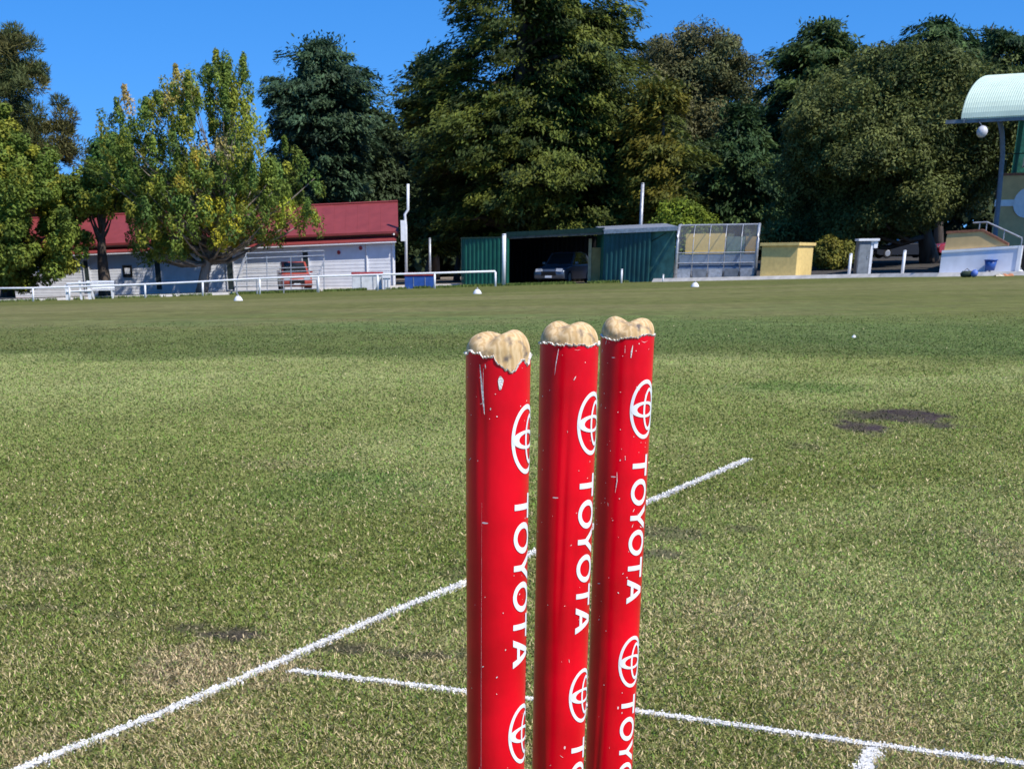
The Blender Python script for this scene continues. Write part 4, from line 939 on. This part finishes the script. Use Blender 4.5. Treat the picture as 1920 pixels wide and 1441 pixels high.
# ---- grey cabinet and white posts on the right
def cabinet():
    Yc = 76; a = base(1604, Yc); w_ = (at(1629, 500, Yc).x - a.x); h = at(1610, 450, Yc).z - a.z
    o = empty('meter_cabinet', (a.x + w_ / 2, Yc, a.z), 'grey metal cabinet with an overhanging white top between two short white posts', 'cabinet')
    mb = MB(); mb.obox(a - Vector((0, 0, .05)), (w_, 0, 0), (0, .55, 0), (0, 0, h)); mb.build('body', mat('dull_grey_steel', (.16, .175, .19), rough=.5, var=.2, scale=2, metal=.3), o, bevel=.01)
    mb = MB(); mb.obox(a + Vector((w_, .02, -.05)), (.13, 0, 0), (0, .5, 0), (0, 0, h)); mb.build('side_board', MWHITE, o)
    mb = MB(); mb.obox(a + Vector((.05, -.015, .1)), (w_ - .1, 0, 0), (0, .013, 0), (0, 0, h - .3)); dd_ = mb.build('door', mat('door_grey', (.22, .24, .25), rough=.5, var=.15, scale=4), o)
    mb = MB(); mb.obox(a + Vector((w_ - .14, -.04, h * .5)), (.03, 0, 0), (0, .024, 0), (0, 0, .14)); mb.build('handle', MGALV, dd_)
    mb = MB(); mb.obox(a + Vector((-.05, -.1, h - .04)), (w_ + .42, 0, 0), (0, .75, 0), (0, 0, .10)); mb.build('top_board', MWHITE, o)
    mb = MB(); mb.obox(a + Vector((w_ + .14, -.02, h - .36)), (.18, 0, 0), (0, .4, 0), (0, 0, .315)); mb.build('side_box', MWHITE, o)
cabinet()
post(1591, 475, 75.5, .075, label='short white post left of the grey cabinet', group='short white posts along the kerb')
post(1691, 469, 73.5, .075, label='short white post between the grey cabinet and the low white wall', group='short white posts along the kerb')
post(1165, 504, 80.5, .05, label='short white post in front of the dark green corrugated shed', group='short white posts along the kerb')
post(1243, 514, 80.3, .04, label='stubby white post in front of the faded teal door', group='short white posts along the kerb')
post(807, 446, 99, .07, label='slim grey pole among the trunks left of the green container', name='slim_pole', cat='pole', m=MGALV)

# ---- grandstand and its ramp
def ramp_wall():
    Yr = 70.5; o0 = base(1760, Yr); o1 = base(1903, Yr - 1.5); z0 = min(o0.z, o1.z) - .1
    o = empty('ramp_wall', (o0.x, o0.y, o0.z), 'low wall with white lower face and tan brick upper face sloping down to the right', 'wall')
    u = Vector((o1.x - o0.x, o1.y - o0.y, 0)); L = u.length; u.normalize(); back = Vector((-u.y, u.x, 0)); U = Vector((0, 0, 1))
    def hz(px, py): return at(px, py, Yr - 1.5 * (px - 1760) / 143).z - z0
    a = Vector((o0.x, o0.y, z0)); h0 = hz(1762, 474); h1 = hz(1900, 465)
    mb = MB(); mb.prism([a, a + u * L, a + u * L + U * h1, a + U * h0], back * .3); mb.build('white_wall', mat('white_render', (.70, .73, .80), rough=.8, var=.06, scale=2), o)
    mb = MB(); mb.prism([a + U * h0 - back * .04, a + u * L + U * h1 - back * .04, a + u * L + U * (h1 + .1) - back * .04, a + U * (h0 + .1) - back * .04], back * .42); mb.build('white_coping', MWHITE, o)
    mb = MB(); mb.obox(a + u * L - u * .02 - back * .05, u * .16, back * .4, U * (h1 + .1)); mb.build('end_pier', MWHITE, o)
    # tan upper part: flat then sloping
    s = L / 143.; f = lambda px: u * (s * (px - 1760)); hh = lambda px, py: U * hz(px, py); bo = back * .12
    P = [a + f(1763) + U * (h0 + .1), a + f(1882) + U * (h1 + .1), a + f(1830) + hh(1830, 434), a + f(1765) + hh(1765, 438)]
    mb = MB(); mb.prism([p + bo for p in P], back * .2); mb.build('tan_wall', MTANW, o)
    mb = MB(); c = [P[3] - u * .05, P[2], P[1]]
    for p, q in zip(c[:-1], c[1:]): mb.prism([p + back * .08, q + back * .08, q + back * .08 + U * .1, p + back * .08 + U * .1], back * .3)
    mb.build('brick_coping', MCOP, o)
    mb = MB(); r0 = P[3] + u * 1.0 + U * .42; r1 = P[2] + U * .38 + u * .1; r2 = P[1] + U * .30 + u * .5
    mb.tube([p + back * .5 for p in (r0, r1, r2)], .035, 8); 
    for p in (r0 + u * .3, r1, (r1 + r2) / 2, r2): mb.tube([p + back * .5, p + back * .5 - U * .6], .025, 6)
    mb.build('handrail', MGALV, o)
    # blue tap box on the white face
    t = base(1857, 69); bx = empty('blue_bucket', (t.x, 69.2, t.z), 'round blue plastic bucket hung on the low white wall', 'bucket')
    p = at(1857, 497, 69.2); mb = MB(); mb.tube([p + Vector((0, 0, -.22)), p + Vector((0, 0, .18))], [.20, .27], 14); mb.build('body', MBLUE, bx, smooth=True)
    mb = MB(); mb.tube([p + Vector((0, 0, .18)), p + Vector((0, 0, .23))], [.30, .30], 14); mb.build('rim', MBLUE, bx, smooth=True)
    mb = MB(); mb.tube([p + Vector((0, 0, -.22)), Vector((p.x, p.y, t.z - .02))], .05, 8); mb.build('stem', MGALV, bx)
ramp_wall()
def grandstand():
    Yg = 84; c = base(1852, Yg); z0 = c.z - .2; U = Vector((0, 0, 1)); u = Vector((1, -.25, 0)).normalized(); back = Vector((.45, 1, 0)).normalized()
    o = empty('grandstand', c, 'cream grandstand with a curved pale green roof cut off by the right edge', 'grandstand')
    a = Vector((at(1850, 500, Yg).x, Yg, z0)); top = at(1852, 330, Yg).z - z0; L = 9
    mb = MB(); mb.prism([a, a + u * L, a + u * L + back * 8, a + back * 8], U * top); mb.build('front_wall', MTANW, o)
    mb = MB(); mb.prism([a - u * .05 - back * .05, a + u * L - back * .05, a + u * L + back * .3, a - u * .05 + back * .3], U * .12); mb2 = MB(); mb2.add([v + U * (top + .003) for v in mb.v], mb.f); mb2.build('brick_coping', MCOP, o)
    zb1 = at(1855, 387, Yg).z; zb2 = at(1855, 375, Yg).z
    mb = MB(); mb.prism([Vector((q.x, q.y, zb1)) for q in (a - u * .06 - back * .05, a + u * L - back * .05, a + u * L - back * .003, a - u * .003 - back * .003, a - u * .003 + back * 8, a - u * .06 + back * 8)], U * (zb2 - zb1)); mb.build('white_band', MWHITE, o)
    q = at(1926, 381, Yg - .35); ctr = a + u * ((q.x - a.x) / u.x) - back * .09; ctr.z = (zb1 + zb2) / 2
    mb = MB(); mb.prism([ctr + u * (.62 * math.cos(t)) * 1.15 + U * (.72 * math.sin(t)) for t in np.linspace(0, 2 * math.pi, 33)[:-1]], back * .05); mb.build('white_disc', MWHITE, o)
    # upper deck: dark green posts, railing and seats in the shade
    e = a + U * (top + .13)
    for k, dx in enumerate((.5, 1.25, 2.4)):
        mb = MB(); mb.obox(e + u * dx + back * 1.2, u * .22, back * .22, U * 2.75); mb.build('green_post', MGRN, o)
    mb = MB(); mb.obox(e + u * .3 + back * 3.2, u * (L - .4), back * .1, U * 2.9); mb.build('rear_screen', mat('deck_green', (.02, .13, .10), rough=.6, var=.2), o)
    mb = MB(); mb.tube([e + u * .2 + back * .2 + U * .9, e + u * L + back * .2 + U * .9], .03, 6)
    for k in range(6): mb.tube([e + u * (.2 + k * .5) + back * .2, e + u * (.2 + k * .5) + back * .2 + U * .9], .02, 6)
    mb.build('railing', MDKG, o)
    for k in range(4):
        mb = MB(); mb.obox(e + u * (.9 + k * .62) + back * 1.9 + U * .35, u * .42, back * .4, U * .06); mb.obox(e + u * (.9 + k * .62) + back * 2.3 + U * .35, u * .42, back * .05, U * .5); mb.build('deck_seat', MGREYP, o)
    # curved roof: quarter ellipse swept along the eave
    Ye = 79; p0 = at(1802, 222, Ye); p1 = at(1925, 212, Ye - 1.4); ue = (p1 - p0); ue.z = 0; ue.normalize(); bk = Vector((.86, 1.3, 0)).normalized()
    rise = at(1802, 140, Ye + 3).z - p0.z; run = 4.6; n = 16; Lr = 12
    zs_ = lambda t: (run * (1 - math.cos(t)), rise * math.sin(t))
    arc = [zs_(t) for t in np.linspace(.0, math.pi / 2, n)] + [(run + 3, rise + .1)]
    ncor = 110; V = []; Fc = []; m_ = len(arc)
    for k in range(ncor * 2 + 1):
        off = .012 * (1 if k % 2 else -1)
        for (r, z) in arc: V.append(p0 + ue * (Lr * k / (ncor * 2)) + bk * r + U * (z + off))
    for k in range(ncor * 2):
        for j in range(m_ - 1): Fc.append((k * m_ + j, (k + 1) * m_ + j, (k + 1) * m_ + j + 1, k * m_ + j + 1))
    nV = len(V); V += [v - U * .06 + bk * .05 for v in V]; Fc += [tuple(i + nV for i in f) for f in Fc]
    mb = MB(); mb.add(V, Fc); mb.build('curved_roof', MPALER, o)
    mb = MB(); mb.obox(p0 - ue * .75 - U * .20 + bk * .1, ue * (Lr + .7), bk * .25, U * .16); mb.build('eave_beam', MGREYP, o)
    mb = MB()
    for j in range(m_ - 1):
        A = p0 + ue * .12 + bk * arc[j][0] + U * (arc[j][1] - .08); B = p0 + ue * .12 + bk * arc[j + 1][0] + U * (arc[j + 1][1] - .08)
        mb.prism([A, B, B - U * .12, A - U * .12], ue * .08)
    mb.build('edge_rib', MGREYP, o)
    # bent column carrying the eave
    Yc = 80.5; b0 = base(1862, Yc); mb = MB()
    mb.tube([Vector((at(1864, 500, Yc).x, Yc, b0.z)), at(1866, 440, Yc), at(1873, 370, Yc), at(1880, 290, Yc), at(1879, 250, Yc), at(1874, 224, Yc)], .12, 10); mb.build('bent_column', mat('column_grey', (.17, .19, .22), rough=.5, var=.1), o, smooth=True)
    lp = empty('globe_lamp', at(1843, 236, 78), 'round white globe lamp hanging under the curved pale roof', 'lamp')
    g = bpy.data.meshes.new('globe'); bm = bmesh.new(); bmesh.ops.create_uvsphere(bm, u_segments=20, v_segments=12, radius=.26)
    for f in bm.faces: f.smooth = True
    bm.to_mesh(g); bm.free(); g.materials.append(mat('opal', (.62, .60, .60), rough=.5)); go = bpy.data.objects.new('globe', g); COL.objects.link(go); go.parent = lp; go.location = (0, 0, -.25)
    pe = at(1843, 236, 78); mb = MB(); mb.tube([pe + U * -.05, pe + Vector((0, .9, .32))], .025, 6); mb.build('bracket', MGREYP, lp)
    # dark lower passage right of the ramp
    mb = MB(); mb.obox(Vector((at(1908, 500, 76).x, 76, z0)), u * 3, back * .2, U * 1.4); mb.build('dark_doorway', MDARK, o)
grandstand()

# ---- kerbs
def kerb(name, pts, w_, h, lab):
    V = []; Fc = []
    for k, p in enumerate(pts):
        p = Vector(p); d = (Vector(pts[min(k + 1, len(pts) - 1)]) - Vector(pts[max(k - 1, 0)])); d.z = 0; d.normalize(); nrm = Vector((-d.y, d.x, 0))
        z = float(terrain(p.x, p.y)); V += [Vector((p.x, p.y, z - .02)) - nrm * h * 1.1, Vector((p.x, p.y, z + h)), Vector((p.x, p.y, z + h)) + nrm * w_, Vector((p.x, p.y, z - .1)) + nrm * w_]
    for k in range(len(pts) - 1):
        i = 4 * k; Fc += [(i, i + 4, i + 5, i + 1), (i + 1, i + 5, i + 6, i + 2), (i + 2, i + 6, i + 7, i + 3)]
    Fc += [(0, 1, 2, 3), tuple(len(V) - 4 + q for q in (3, 2, 1, 0))]
    mb = MB(); mb.add(V, Fc); tag(mb.build(name, MCONC), lab, kind='structure')
def bp2(px, Y): p = base(px, Y); return (p.x, p.y, 0)
kerb('boundary_kerb', [bp2(1225, 81.6), bp2(1300, 79.9), bp2(1420, 77.6), bp2(1520, 76.0), bp2(1650, 73.5), bp2(1760, 70.0), bp2(1905, 67.6), bp2(2100, 64)], 1.3, .16, 'pale concrete kerb along the right boundary')
kerb('kerb', [bp2(-80, 85.2), bp2(120, 85.2), bp2(300, 85.2), bp2(444, 85.2)], .45, .12, 'pale concrete kerb under the white fence on the left')
kerb('footpath', [bp2(600, 88.3), bp2(700, 88.2), bp2(800, 88.2), bp2(862, 88.1)], 1.3, .14, 'strip of concrete path before the clubhouse')

# ---- white boundary fence
def fence():
    Yf = 83.0; rail = [(-60, 541), (62, 540), (130, 538), (272, 533), (380, 528), (487, 522), (597, 518), (708, 515), (815, 512), (929, 508.5)]
    b = base(487, Yf); o = empty('boundary_fence', b, 'white pipe fence with a single top rail along the left boundary', 'fence')
    mb = MB(); mb.tube([at(x, y, Yf) for x, y in rail], .05, 8); mb.build('top_rail', MWHITE, o, smooth=True)
    for x, y in rail[:3] + rail[3:]:
        if x < 0: continue
        t = at(x, y + 1, Yf + .0); bb = base(x, Yf); mb = MB(); mb.tube([bb - Vector((0, 0, .1)), t], .055, 8); mb.build('fence_post', MWHITE, o, smooth=True)
fence()
def gate():
    Yf = 84.2; b = base(145, Yf); o = empty('low_gate', b, 'small white gate and bench rails behind the fence in front of the clubhouse', 'gate')
    for x, w_ in ((127, .16), (153, .10), (169, .16)):
        bb = base(x, Yf); t = at(x, 526 if x != 127 else 534, Yf); mb = MB(); mb.box((bb.x, Yf, bb.z - .05), (w_, .12, t.z - bb.z + .05)); mb.build('gate_post', MWHITE, o)
    for y in (530, 545):
        mb = MB(); p, q = at(125, y + 2, Yf - .08), at(172, y, Yf - .08); mb.tube([p, q], .055, 6); mb.build('gate_rail', MWHITE, o)
    bb = base(190, Yf + .6); o2 = empty('white_bench', bb, 'white slatted bench in the sun before the clubhouse wall', 'bench'); x0 = at(166, 540, Yf).x; x1 = at(209, 540, Yf).x
    mb = MB(); mb.box(((x0 + x1) / 2, Yf + .6, bb.z + .42), (x1 - x0, .4, .05)); mb.build('seat', MWHITE, o2)
    mb = MB()
    for k in range(3): mb.box(((x0 + x1) / 2, Yf + .82, bb.z + .50 + k * .15), (x1 - x0, .03, .11))
    mb.build('backrest', MWHITE, o2)
    for s in (x0 + .1, x1 - .1):
        mb = MB(); mb.box((s, Yf + .6, bb.z - .03), (.08, .38, .44)); mb.build('leg', MWHITE, o2)
gate()

# ---- tubular cage
def cage():
    Yc = 84.4; Yr = 87.0; b = base(525, Yc); o = empty('tubular_cage', b, 'open frame of galvanised tubes with slanted ends before the clubhouse', 'frame')
    def gz(x, y): return float(terrain(x, y))
    xl, xr = at(444, 545, Yc).x, at(597, 545, Yc).x
    r = .038
    for k, y in enumerate((480, 471)):
        mb = MB(); yy = Yr + k * .2; mb.tube([at(448, 515, Yc), at(461 + k * 1, y + (5 if k == 0 else 4), yy), at(608, y - 1, yy), at(606, 500, yy)], r, 6); mb.build('top_tube', MGALV, o)
    for y0, y1 in ((505, 500), (512, 507), (519, 514)):
        mb = MB(); mb.tube([at(455, y0, Yr), at(604, y1, Yr)], r * .7, 6); mb.build('rear_tube', MGALV, o)
    for y0, y1 in ((537, 533), (546, 541), (528, 524)):
        mb = MB(); mb.tube([at(441, y0, Yc), at(594, y1, Yc)], r * .8, 6); mb.build('front_tube', MGALV, o)
    for x in (443, 481, 531, 594):
        p = at(x, 530, Yc); mb = MB(); mb.tube([Vector((p.x, Yc, gz(p.x, Yc) - .05)), at(x, 524, Yc)], r, 6); mb.build('upright', MGALV, o)
    for x in (462, 500, 545, 607):
        p = at(x, 530, Yr); mb = MB(); mb.tube([Vector((p.x, Yr, gz(p.x, Yr) - .05)), at(x, 480, Yr)], r * .8, 6); mb.build('upright', MGALV, o)
    for x in (443, 594):
        mb = MB(); mb.tube([at(x, 527, Yc), at(x + 14, 485, Yr)], r, 6); mb.build('slanted_tube', MGALV, o)
cage()

# ---- bins, boxes
def chest(px0, px1, pt, Y, name, lab, cat, body, lid):
    a = base(px0, Y); x1 = at(px1, 530, Y).x; h = at((px0 + px1) / 2, pt, Y).z - a.z
    o = empty(name, ((a.x + x1) / 2, Y, a.z), lab, cat)
    mb = MB(); mb.obox((a.x, Y, a.z - .02), (x1 - a.x, 0, 0), (0, .8, 0), (0, 0, h - .06)); mb.build('body', body, o, bevel=.03)
    mb = MB(); mb.obox((a.x - .04, Y - .05, a.z + h - .078), (x1 - a.x + .08, 0, 0), (0, .9, 0), (0, 0, .16)); mb.build('lid', lid, o, bevel=.03)
    mb = MB()
    for k in (.3, .7): mb.obox((a.x + (x1 - a.x) * k, Y - .03, a.z + .05), (.03, 0, 0), (0, .028, 0), (0, 0, h - .2))
    mb.build('seam', MGALV, o)
    return o
chest(661, 716, 513, 86.6, 'counter_box', 'long pale counter with a red brown top before the white boarded wall', 'counter', MCREAM, MREDP)
chest(718, 731, 519, 85.8, 'white_drum', 'narrow white bin at the right end of the pale counter', 'bin', MWHITE, MWHITE)
chest(759, 813, 514, 85.6, 'blue_bin', 'blue box with a red lid behind the fence', 'box', MBLUE, MREDP)

# ---- cars
def car(px, Y, face, paint, name, lab, L=4.5, W=1.8, H=1.45, dz=0):
    """face = heading of the nose, radians from +x"""
    b = base(px, Y); o = empty(name, b, lab, 'car'); ca, sa = math.cos(face), math.sin(face)
    def Wp(x, y, z): return Vector((b.x + ca * x - sa * y, b.y + sa * x + ca * y, b.z + z + dz))
    h = H
    # body lofted across its width: rows of the side profile at several y
    lower = [(-L / 2, .45), (-L / 2 + .02, .80), (-L / 2 + .12, .93), (-L * .30, .98), (L * .17, .95), (L * .38, .84), (L / 2 - .10, .72), (L / 2, .58), (L / 2 - .02, .30), (L / 2 - .25, .22), (-L / 2 + .2, .24), (-L / 2 + .02, .32)]
    mb = MB(); rowsy = [(-W / 2 + .02, .0, .10), (-W / 2 + .0, .0, .03), (-W / 2 + .12, 1, 0), (W / 2 - .12, 1, 0), (W / 2, 0, .03), (W / 2 - .02, 0, .10)]
    V = []; m_ = len(lower)
    for (y, f, ins) in [(-W / 2, 0, .06), (-W / 2 + .10, 1, 0), (0, 1.02, -.02), (W / 2 - .10, 1, 0), (W / 2, 0, .06)]:
        for (x, z) in lower: V.append(Wp(x * (1 - ins / L * 2), y, z if z < .6 else z - (.05 if f == 0 else 0)))
    Fc = [(r * m_ + k, (r + 1) * m_ + k, (r + 1) * m_ + (k + 1) % m_, r * m_ + (k + 1) % m_) for r in range(4) for k in range(m_)] + [tuple(range(m_)), tuple(4 * m_ + k for k in range(m_))]
    mb.add(V, Fc); body = mb.build('body', paint, o, smooth=True)
    cabx = [(-L * .40, .93), (-L * .30, h - .08), (-L * .12, h), (L * .04, h - .02), (L * .20, .93)]
    def cab(sc_w, zlo, shrink):
        V = []; m_ = len(cabx)
        for y in (-W / 2 * sc_w, W / 2 * sc_w):
            for (x, z) in cabx:
                k = (z - .93) / (h - .93); V.append(Wp(x, y * (1 - .16 * k), z))
        return V, [(k, m_ + k, m_ + (k + 1) % m_, (k + 1) % m_) for k in range(m_)] + [tuple(range(m_)), tuple(m_ + k for k in range(m_))]
    V, Fc = cab(.93, 0, 0); mb = MB(); mb.add(V, Fc); cb_ = mb.build('cabin', paint, o)
    # glass a few mm proud
    def pane(nm, pts, par):
        c = sum(pts, Vector()) / len(pts); n_ = (pts[1] - pts[0]).cross(pts[2] - pts[0]).normalized()
        ctr = Wp(0, 0, 1.1); n_ = n_ if (c - ctr).dot(n_) > 0 else -n_
        mb = MB(); mb.prism([c + (p - c) * .86 + n_ * .003 for p in pts], n_ * .012); mb.build(nm, MGLASS, par)
    def cp_(i, s): x, z = cabx[i]; k = (z - .93) / (h - .93); return Wp(x, s * W / 2 * .93 * (1 - .16 * k), z)
    pane('windscreen', [cp_(3, -1), cp_(3, 1), cp_(4, 1), cp_(4, -1)], cb_); pane('rear_window', [cp_(0, -1), cp_(0, 1), cp_(1, 1), cp_(1, -1)], cb_)
    for s in (-1, 1): pane('side_window', [cp_(0, s), cp_(1, s), cp_(2, s), cp_(3, s), cp_(4, s)], cb_)
    for x in (-L * .30, L * .31):
        for s in (-1, 1):
            mb = MB(); c0, c1 = Wp(x, s * (W / 2 - .17), .33), Wp(x, s * (W / 2 + .015), .33); ax = (c1 - c0)
            mb.tube([c0, c1 - ax * .15, c1], [.33, .33, .30], 20); wh = mb.build('wheel', MRUB, o, smooth=True)
            mb = MB(); mb.tube([c1 - ax * .02, c1 + ax * .04], [.21, .18], 14); mb.build('rim', MGALV, wh)
    for s in (-1, 1):
        mb = MB(); q = [Wp(L / 2 - .04, s * (W / 2 - .12), .60), Wp(L / 2 - .04, s * (W / 2 - .48), .62), Wp(L / 2 - .10, s * (W / 2 - .48), .76), Wp(L / 2 - .16, s * (W / 2 - .10), .76)]
        mb.prism(q, Wp(.06, 0, 0) - Wp(0, 0, 0)); mb.build('headlight', mat('lamp_glass', (.35, .37, .40), rough=.1, spec=.8), o)
        mb = MB(); q = Wp(L * .14, s * (W / 2 + .09), .98); mb.box(q, (.12, .18, .12), face); mb.build('mirror', paint, o, bevel=.02)
        mb = MB(); q = Wp(-L / 2 - .01, s * (W / 2 - .25), .68); mb.box(q, (.05, .34, .16), face); mb.build('tail_light', MREDP, o)
    mb = MB(); q = Wp(L / 2 + .005, 0, .40); mb.box(q, (.03, .9, .22), face); mb.build('grille', MDARK, o)
    mb = MB(); q = Wp(L / 2 + .02, 0, .30); mb.box(q, (.03, .40, .11), face); mb.build('number_plate', MWHITE, o)
    return o
P_BL = mat('silver_blue_paint', (.075, .10, .145), rough=.3, var=.04, metal=.3, spec=.5, coat=.5)
P_BK = mat('black_paint', (.02, .022, .028), rough=.45, var=.04, spec=.3, coat=0)
P_RD = mat('red_paint', (.35, .02, .02), rough=.3, var=.04, spec=.5, coat=.5)
P_OR = mat('orange_red_paint', (.42, .075, .05), rough=.35, var=.06, spec=.5)
car(1058, 88.0, R_(-118), P_BL, 'parked_car', 'silver blue car parked nose out in the dark carport', L=4.5, W=1.85, H=1.6)
car(1690, 112, R_(184), P_BK, 'parked_car', 'black car side on in deep tree shade right of the grey cabinet')
car(1800, 114, R_(190), P_RD, 'parked_car', 'red car mostly hidden behind the ramp wall', H=1.7)
car(553, 93.6, R_(-80), P_OR, 'parked_car', 'red utility vehicle parked behind the tubular frame', L=4.3, H=1.6)

# ---- boundary markers and bits on the grass
def cone(px, py, lab, sc_=1):
    c = gnd(px, py + 3.5); o = empty('boundary_marker', c, lab, 'marker', 'white dome markers along the boundary')
    n = 20; V = []; Fc = []; prof = [(.17, 0), (.165, .02), (.13, .09), (.07, .15), (.03, .16)]
    for r, z in prof:
        for k in range(n): t = 2 * math.pi * k / n; V.append(c + Vector((r * math.cos(t), r * math.sin(t), z)) * sc_)
    for j in range(len(prof) - 1):
        for k in range(n): Fc.append((j * n + k, j * n + (k + 1) % n, (j + 1) * n + (k + 1) % n, (j + 1) * n + k))
    mb = MB(); mb.add(V, Fc); mb.build('dome', MWHITE, o, smooth=True)
    mb = MB(); mb.tube([c + Vector((0, 0, .158)) * sc_, c + Vector((0, 0, .22)) * sc_], [.035 * sc_, .02 * sc_], 8); mb.build('tip', MGALV, o, smooth=True)
cone(447, 560, 'white dome marker on the grass before the tubular frame')
cone(895, 547, 'white dome marker on the grass before the green container')
cone(1303, 534, 'white dome marker on the grass before the clear shelter')
cone(1912, 511, 'white dome marker near the right edge before the grandstand', 1.2)
cone(1601, 629, 'small white marker alone out on the dark grass', .14)
def ground_bits():
    Yk = 66.5
    o = empty('kit_bag', base(1812, Yk), 'dark olive bag lying against the kerb', 'bag'); a = base(1800, Yk); b = base(1823, Yk - .2)
    mb = MB(); mb.tube([a + Vector((0, 0, .1)), a.lerp(b, .15) + Vector((0, 0, .13)), a.lerp(b, .85) + Vector((0, 0, .13)), b + Vector((0, 0, .1))], [.05, .13, .13, .05], 10); mb.build('body', mat('olive_canvas', (.05, .07, .045), rough=.9), o, smooth=True)
    mb = MB(); mb.tube([a.lerp(b, .3) + Vector((0, 0, .26)), a.lerp(b, .5) + Vector((0, 0, .34)), a.lerp(b, .7) + Vector((0, 0, .26))], .015, 6); mb.build('handle', MRUB, o)
    c = base(1826, Yk - .3); me = bpy.data.meshes.new('blue_ball'); bm = bmesh.new(); bmesh.ops.create_icosphere(bm, subdivisions=3, radius=.15)
    for f in bm.faces: f.smooth = True
    bm.to_mesh(me); bm.free(); me.materials.append(mat('ball_blue', (.12, .2, .55), rough=.5)); q = bpy.data.objects.new('blue_ball', me); COL.objects.link(q); q.location = c + Vector((0, 0, .15)); tag(q, 'light blue ball beside the dark bag on the kerb edge', 'ball')
    for (x0, x1, m, nm, lab) in ((1868, 1884, mat('cream_cloth', (.72, .62, .45), rough=.9), 'cream_towel', 'crumpled cream towel on the grass at the kerb'), (1883, 1901, mat('orange_cloth', (.62, .25, .12), rough=.9), 'orange_towel', 'crumpled orange towel next to the cream one')):
        a = base(x0, Yk - .8); b = base(x1, Yk - .9); n = 14; V = []; Fc = []
        for i in range(n + 1):
            for j in range(6):
                t = i / n; s = j / 5; p = a.lerp(b, t); V.append(Vector((p.x, p.y + s * .45, p.z + .02 + .10 * math.sin(math.pi * s) * (.6 + .4 * math.sin(9 * t + 4 * s + x0)))))
        for i in range(n):
            for j in range(5): k = i * 6 + j; Fc.append((k, k + 6, k + 7, k + 1))
        mb = MB(); mb.add(V, Fc); tag(mb.build(nm, m, smooth=True), lab, 'towel')
ground_bits()

# ---- unmown grass along the fence and kerb
g_ = np.random.default_rng(11); ne = 26000
xe = g_.uniform(-29, 10, ne); ye = bound(xe) - .2 + np.abs(g_.normal(0, .45, ne)) * -1 + .35
dens = fbm(xe * .8, ye * .3, 14) > .42; xe, ye = xe[dens], ye[dens]; ce = np.tile(np.array([.12, .17, .035]), (len(xe), 1)) * g_.uniform(.6, 1.5, len(xe))[:, None]
Ve, Fe, Ce = blades(xe, ye, ce, .13 * g_.uniform(.4, 1.3, len(xe)), np.full(len(xe), .03), .1, .8)
tag(mesh_np('long_grass', Ve, Fe, 5, MGB, col=Ce), 'strip of longer green grass left unmown along the boundary fence', 'grass', kind='stuff')
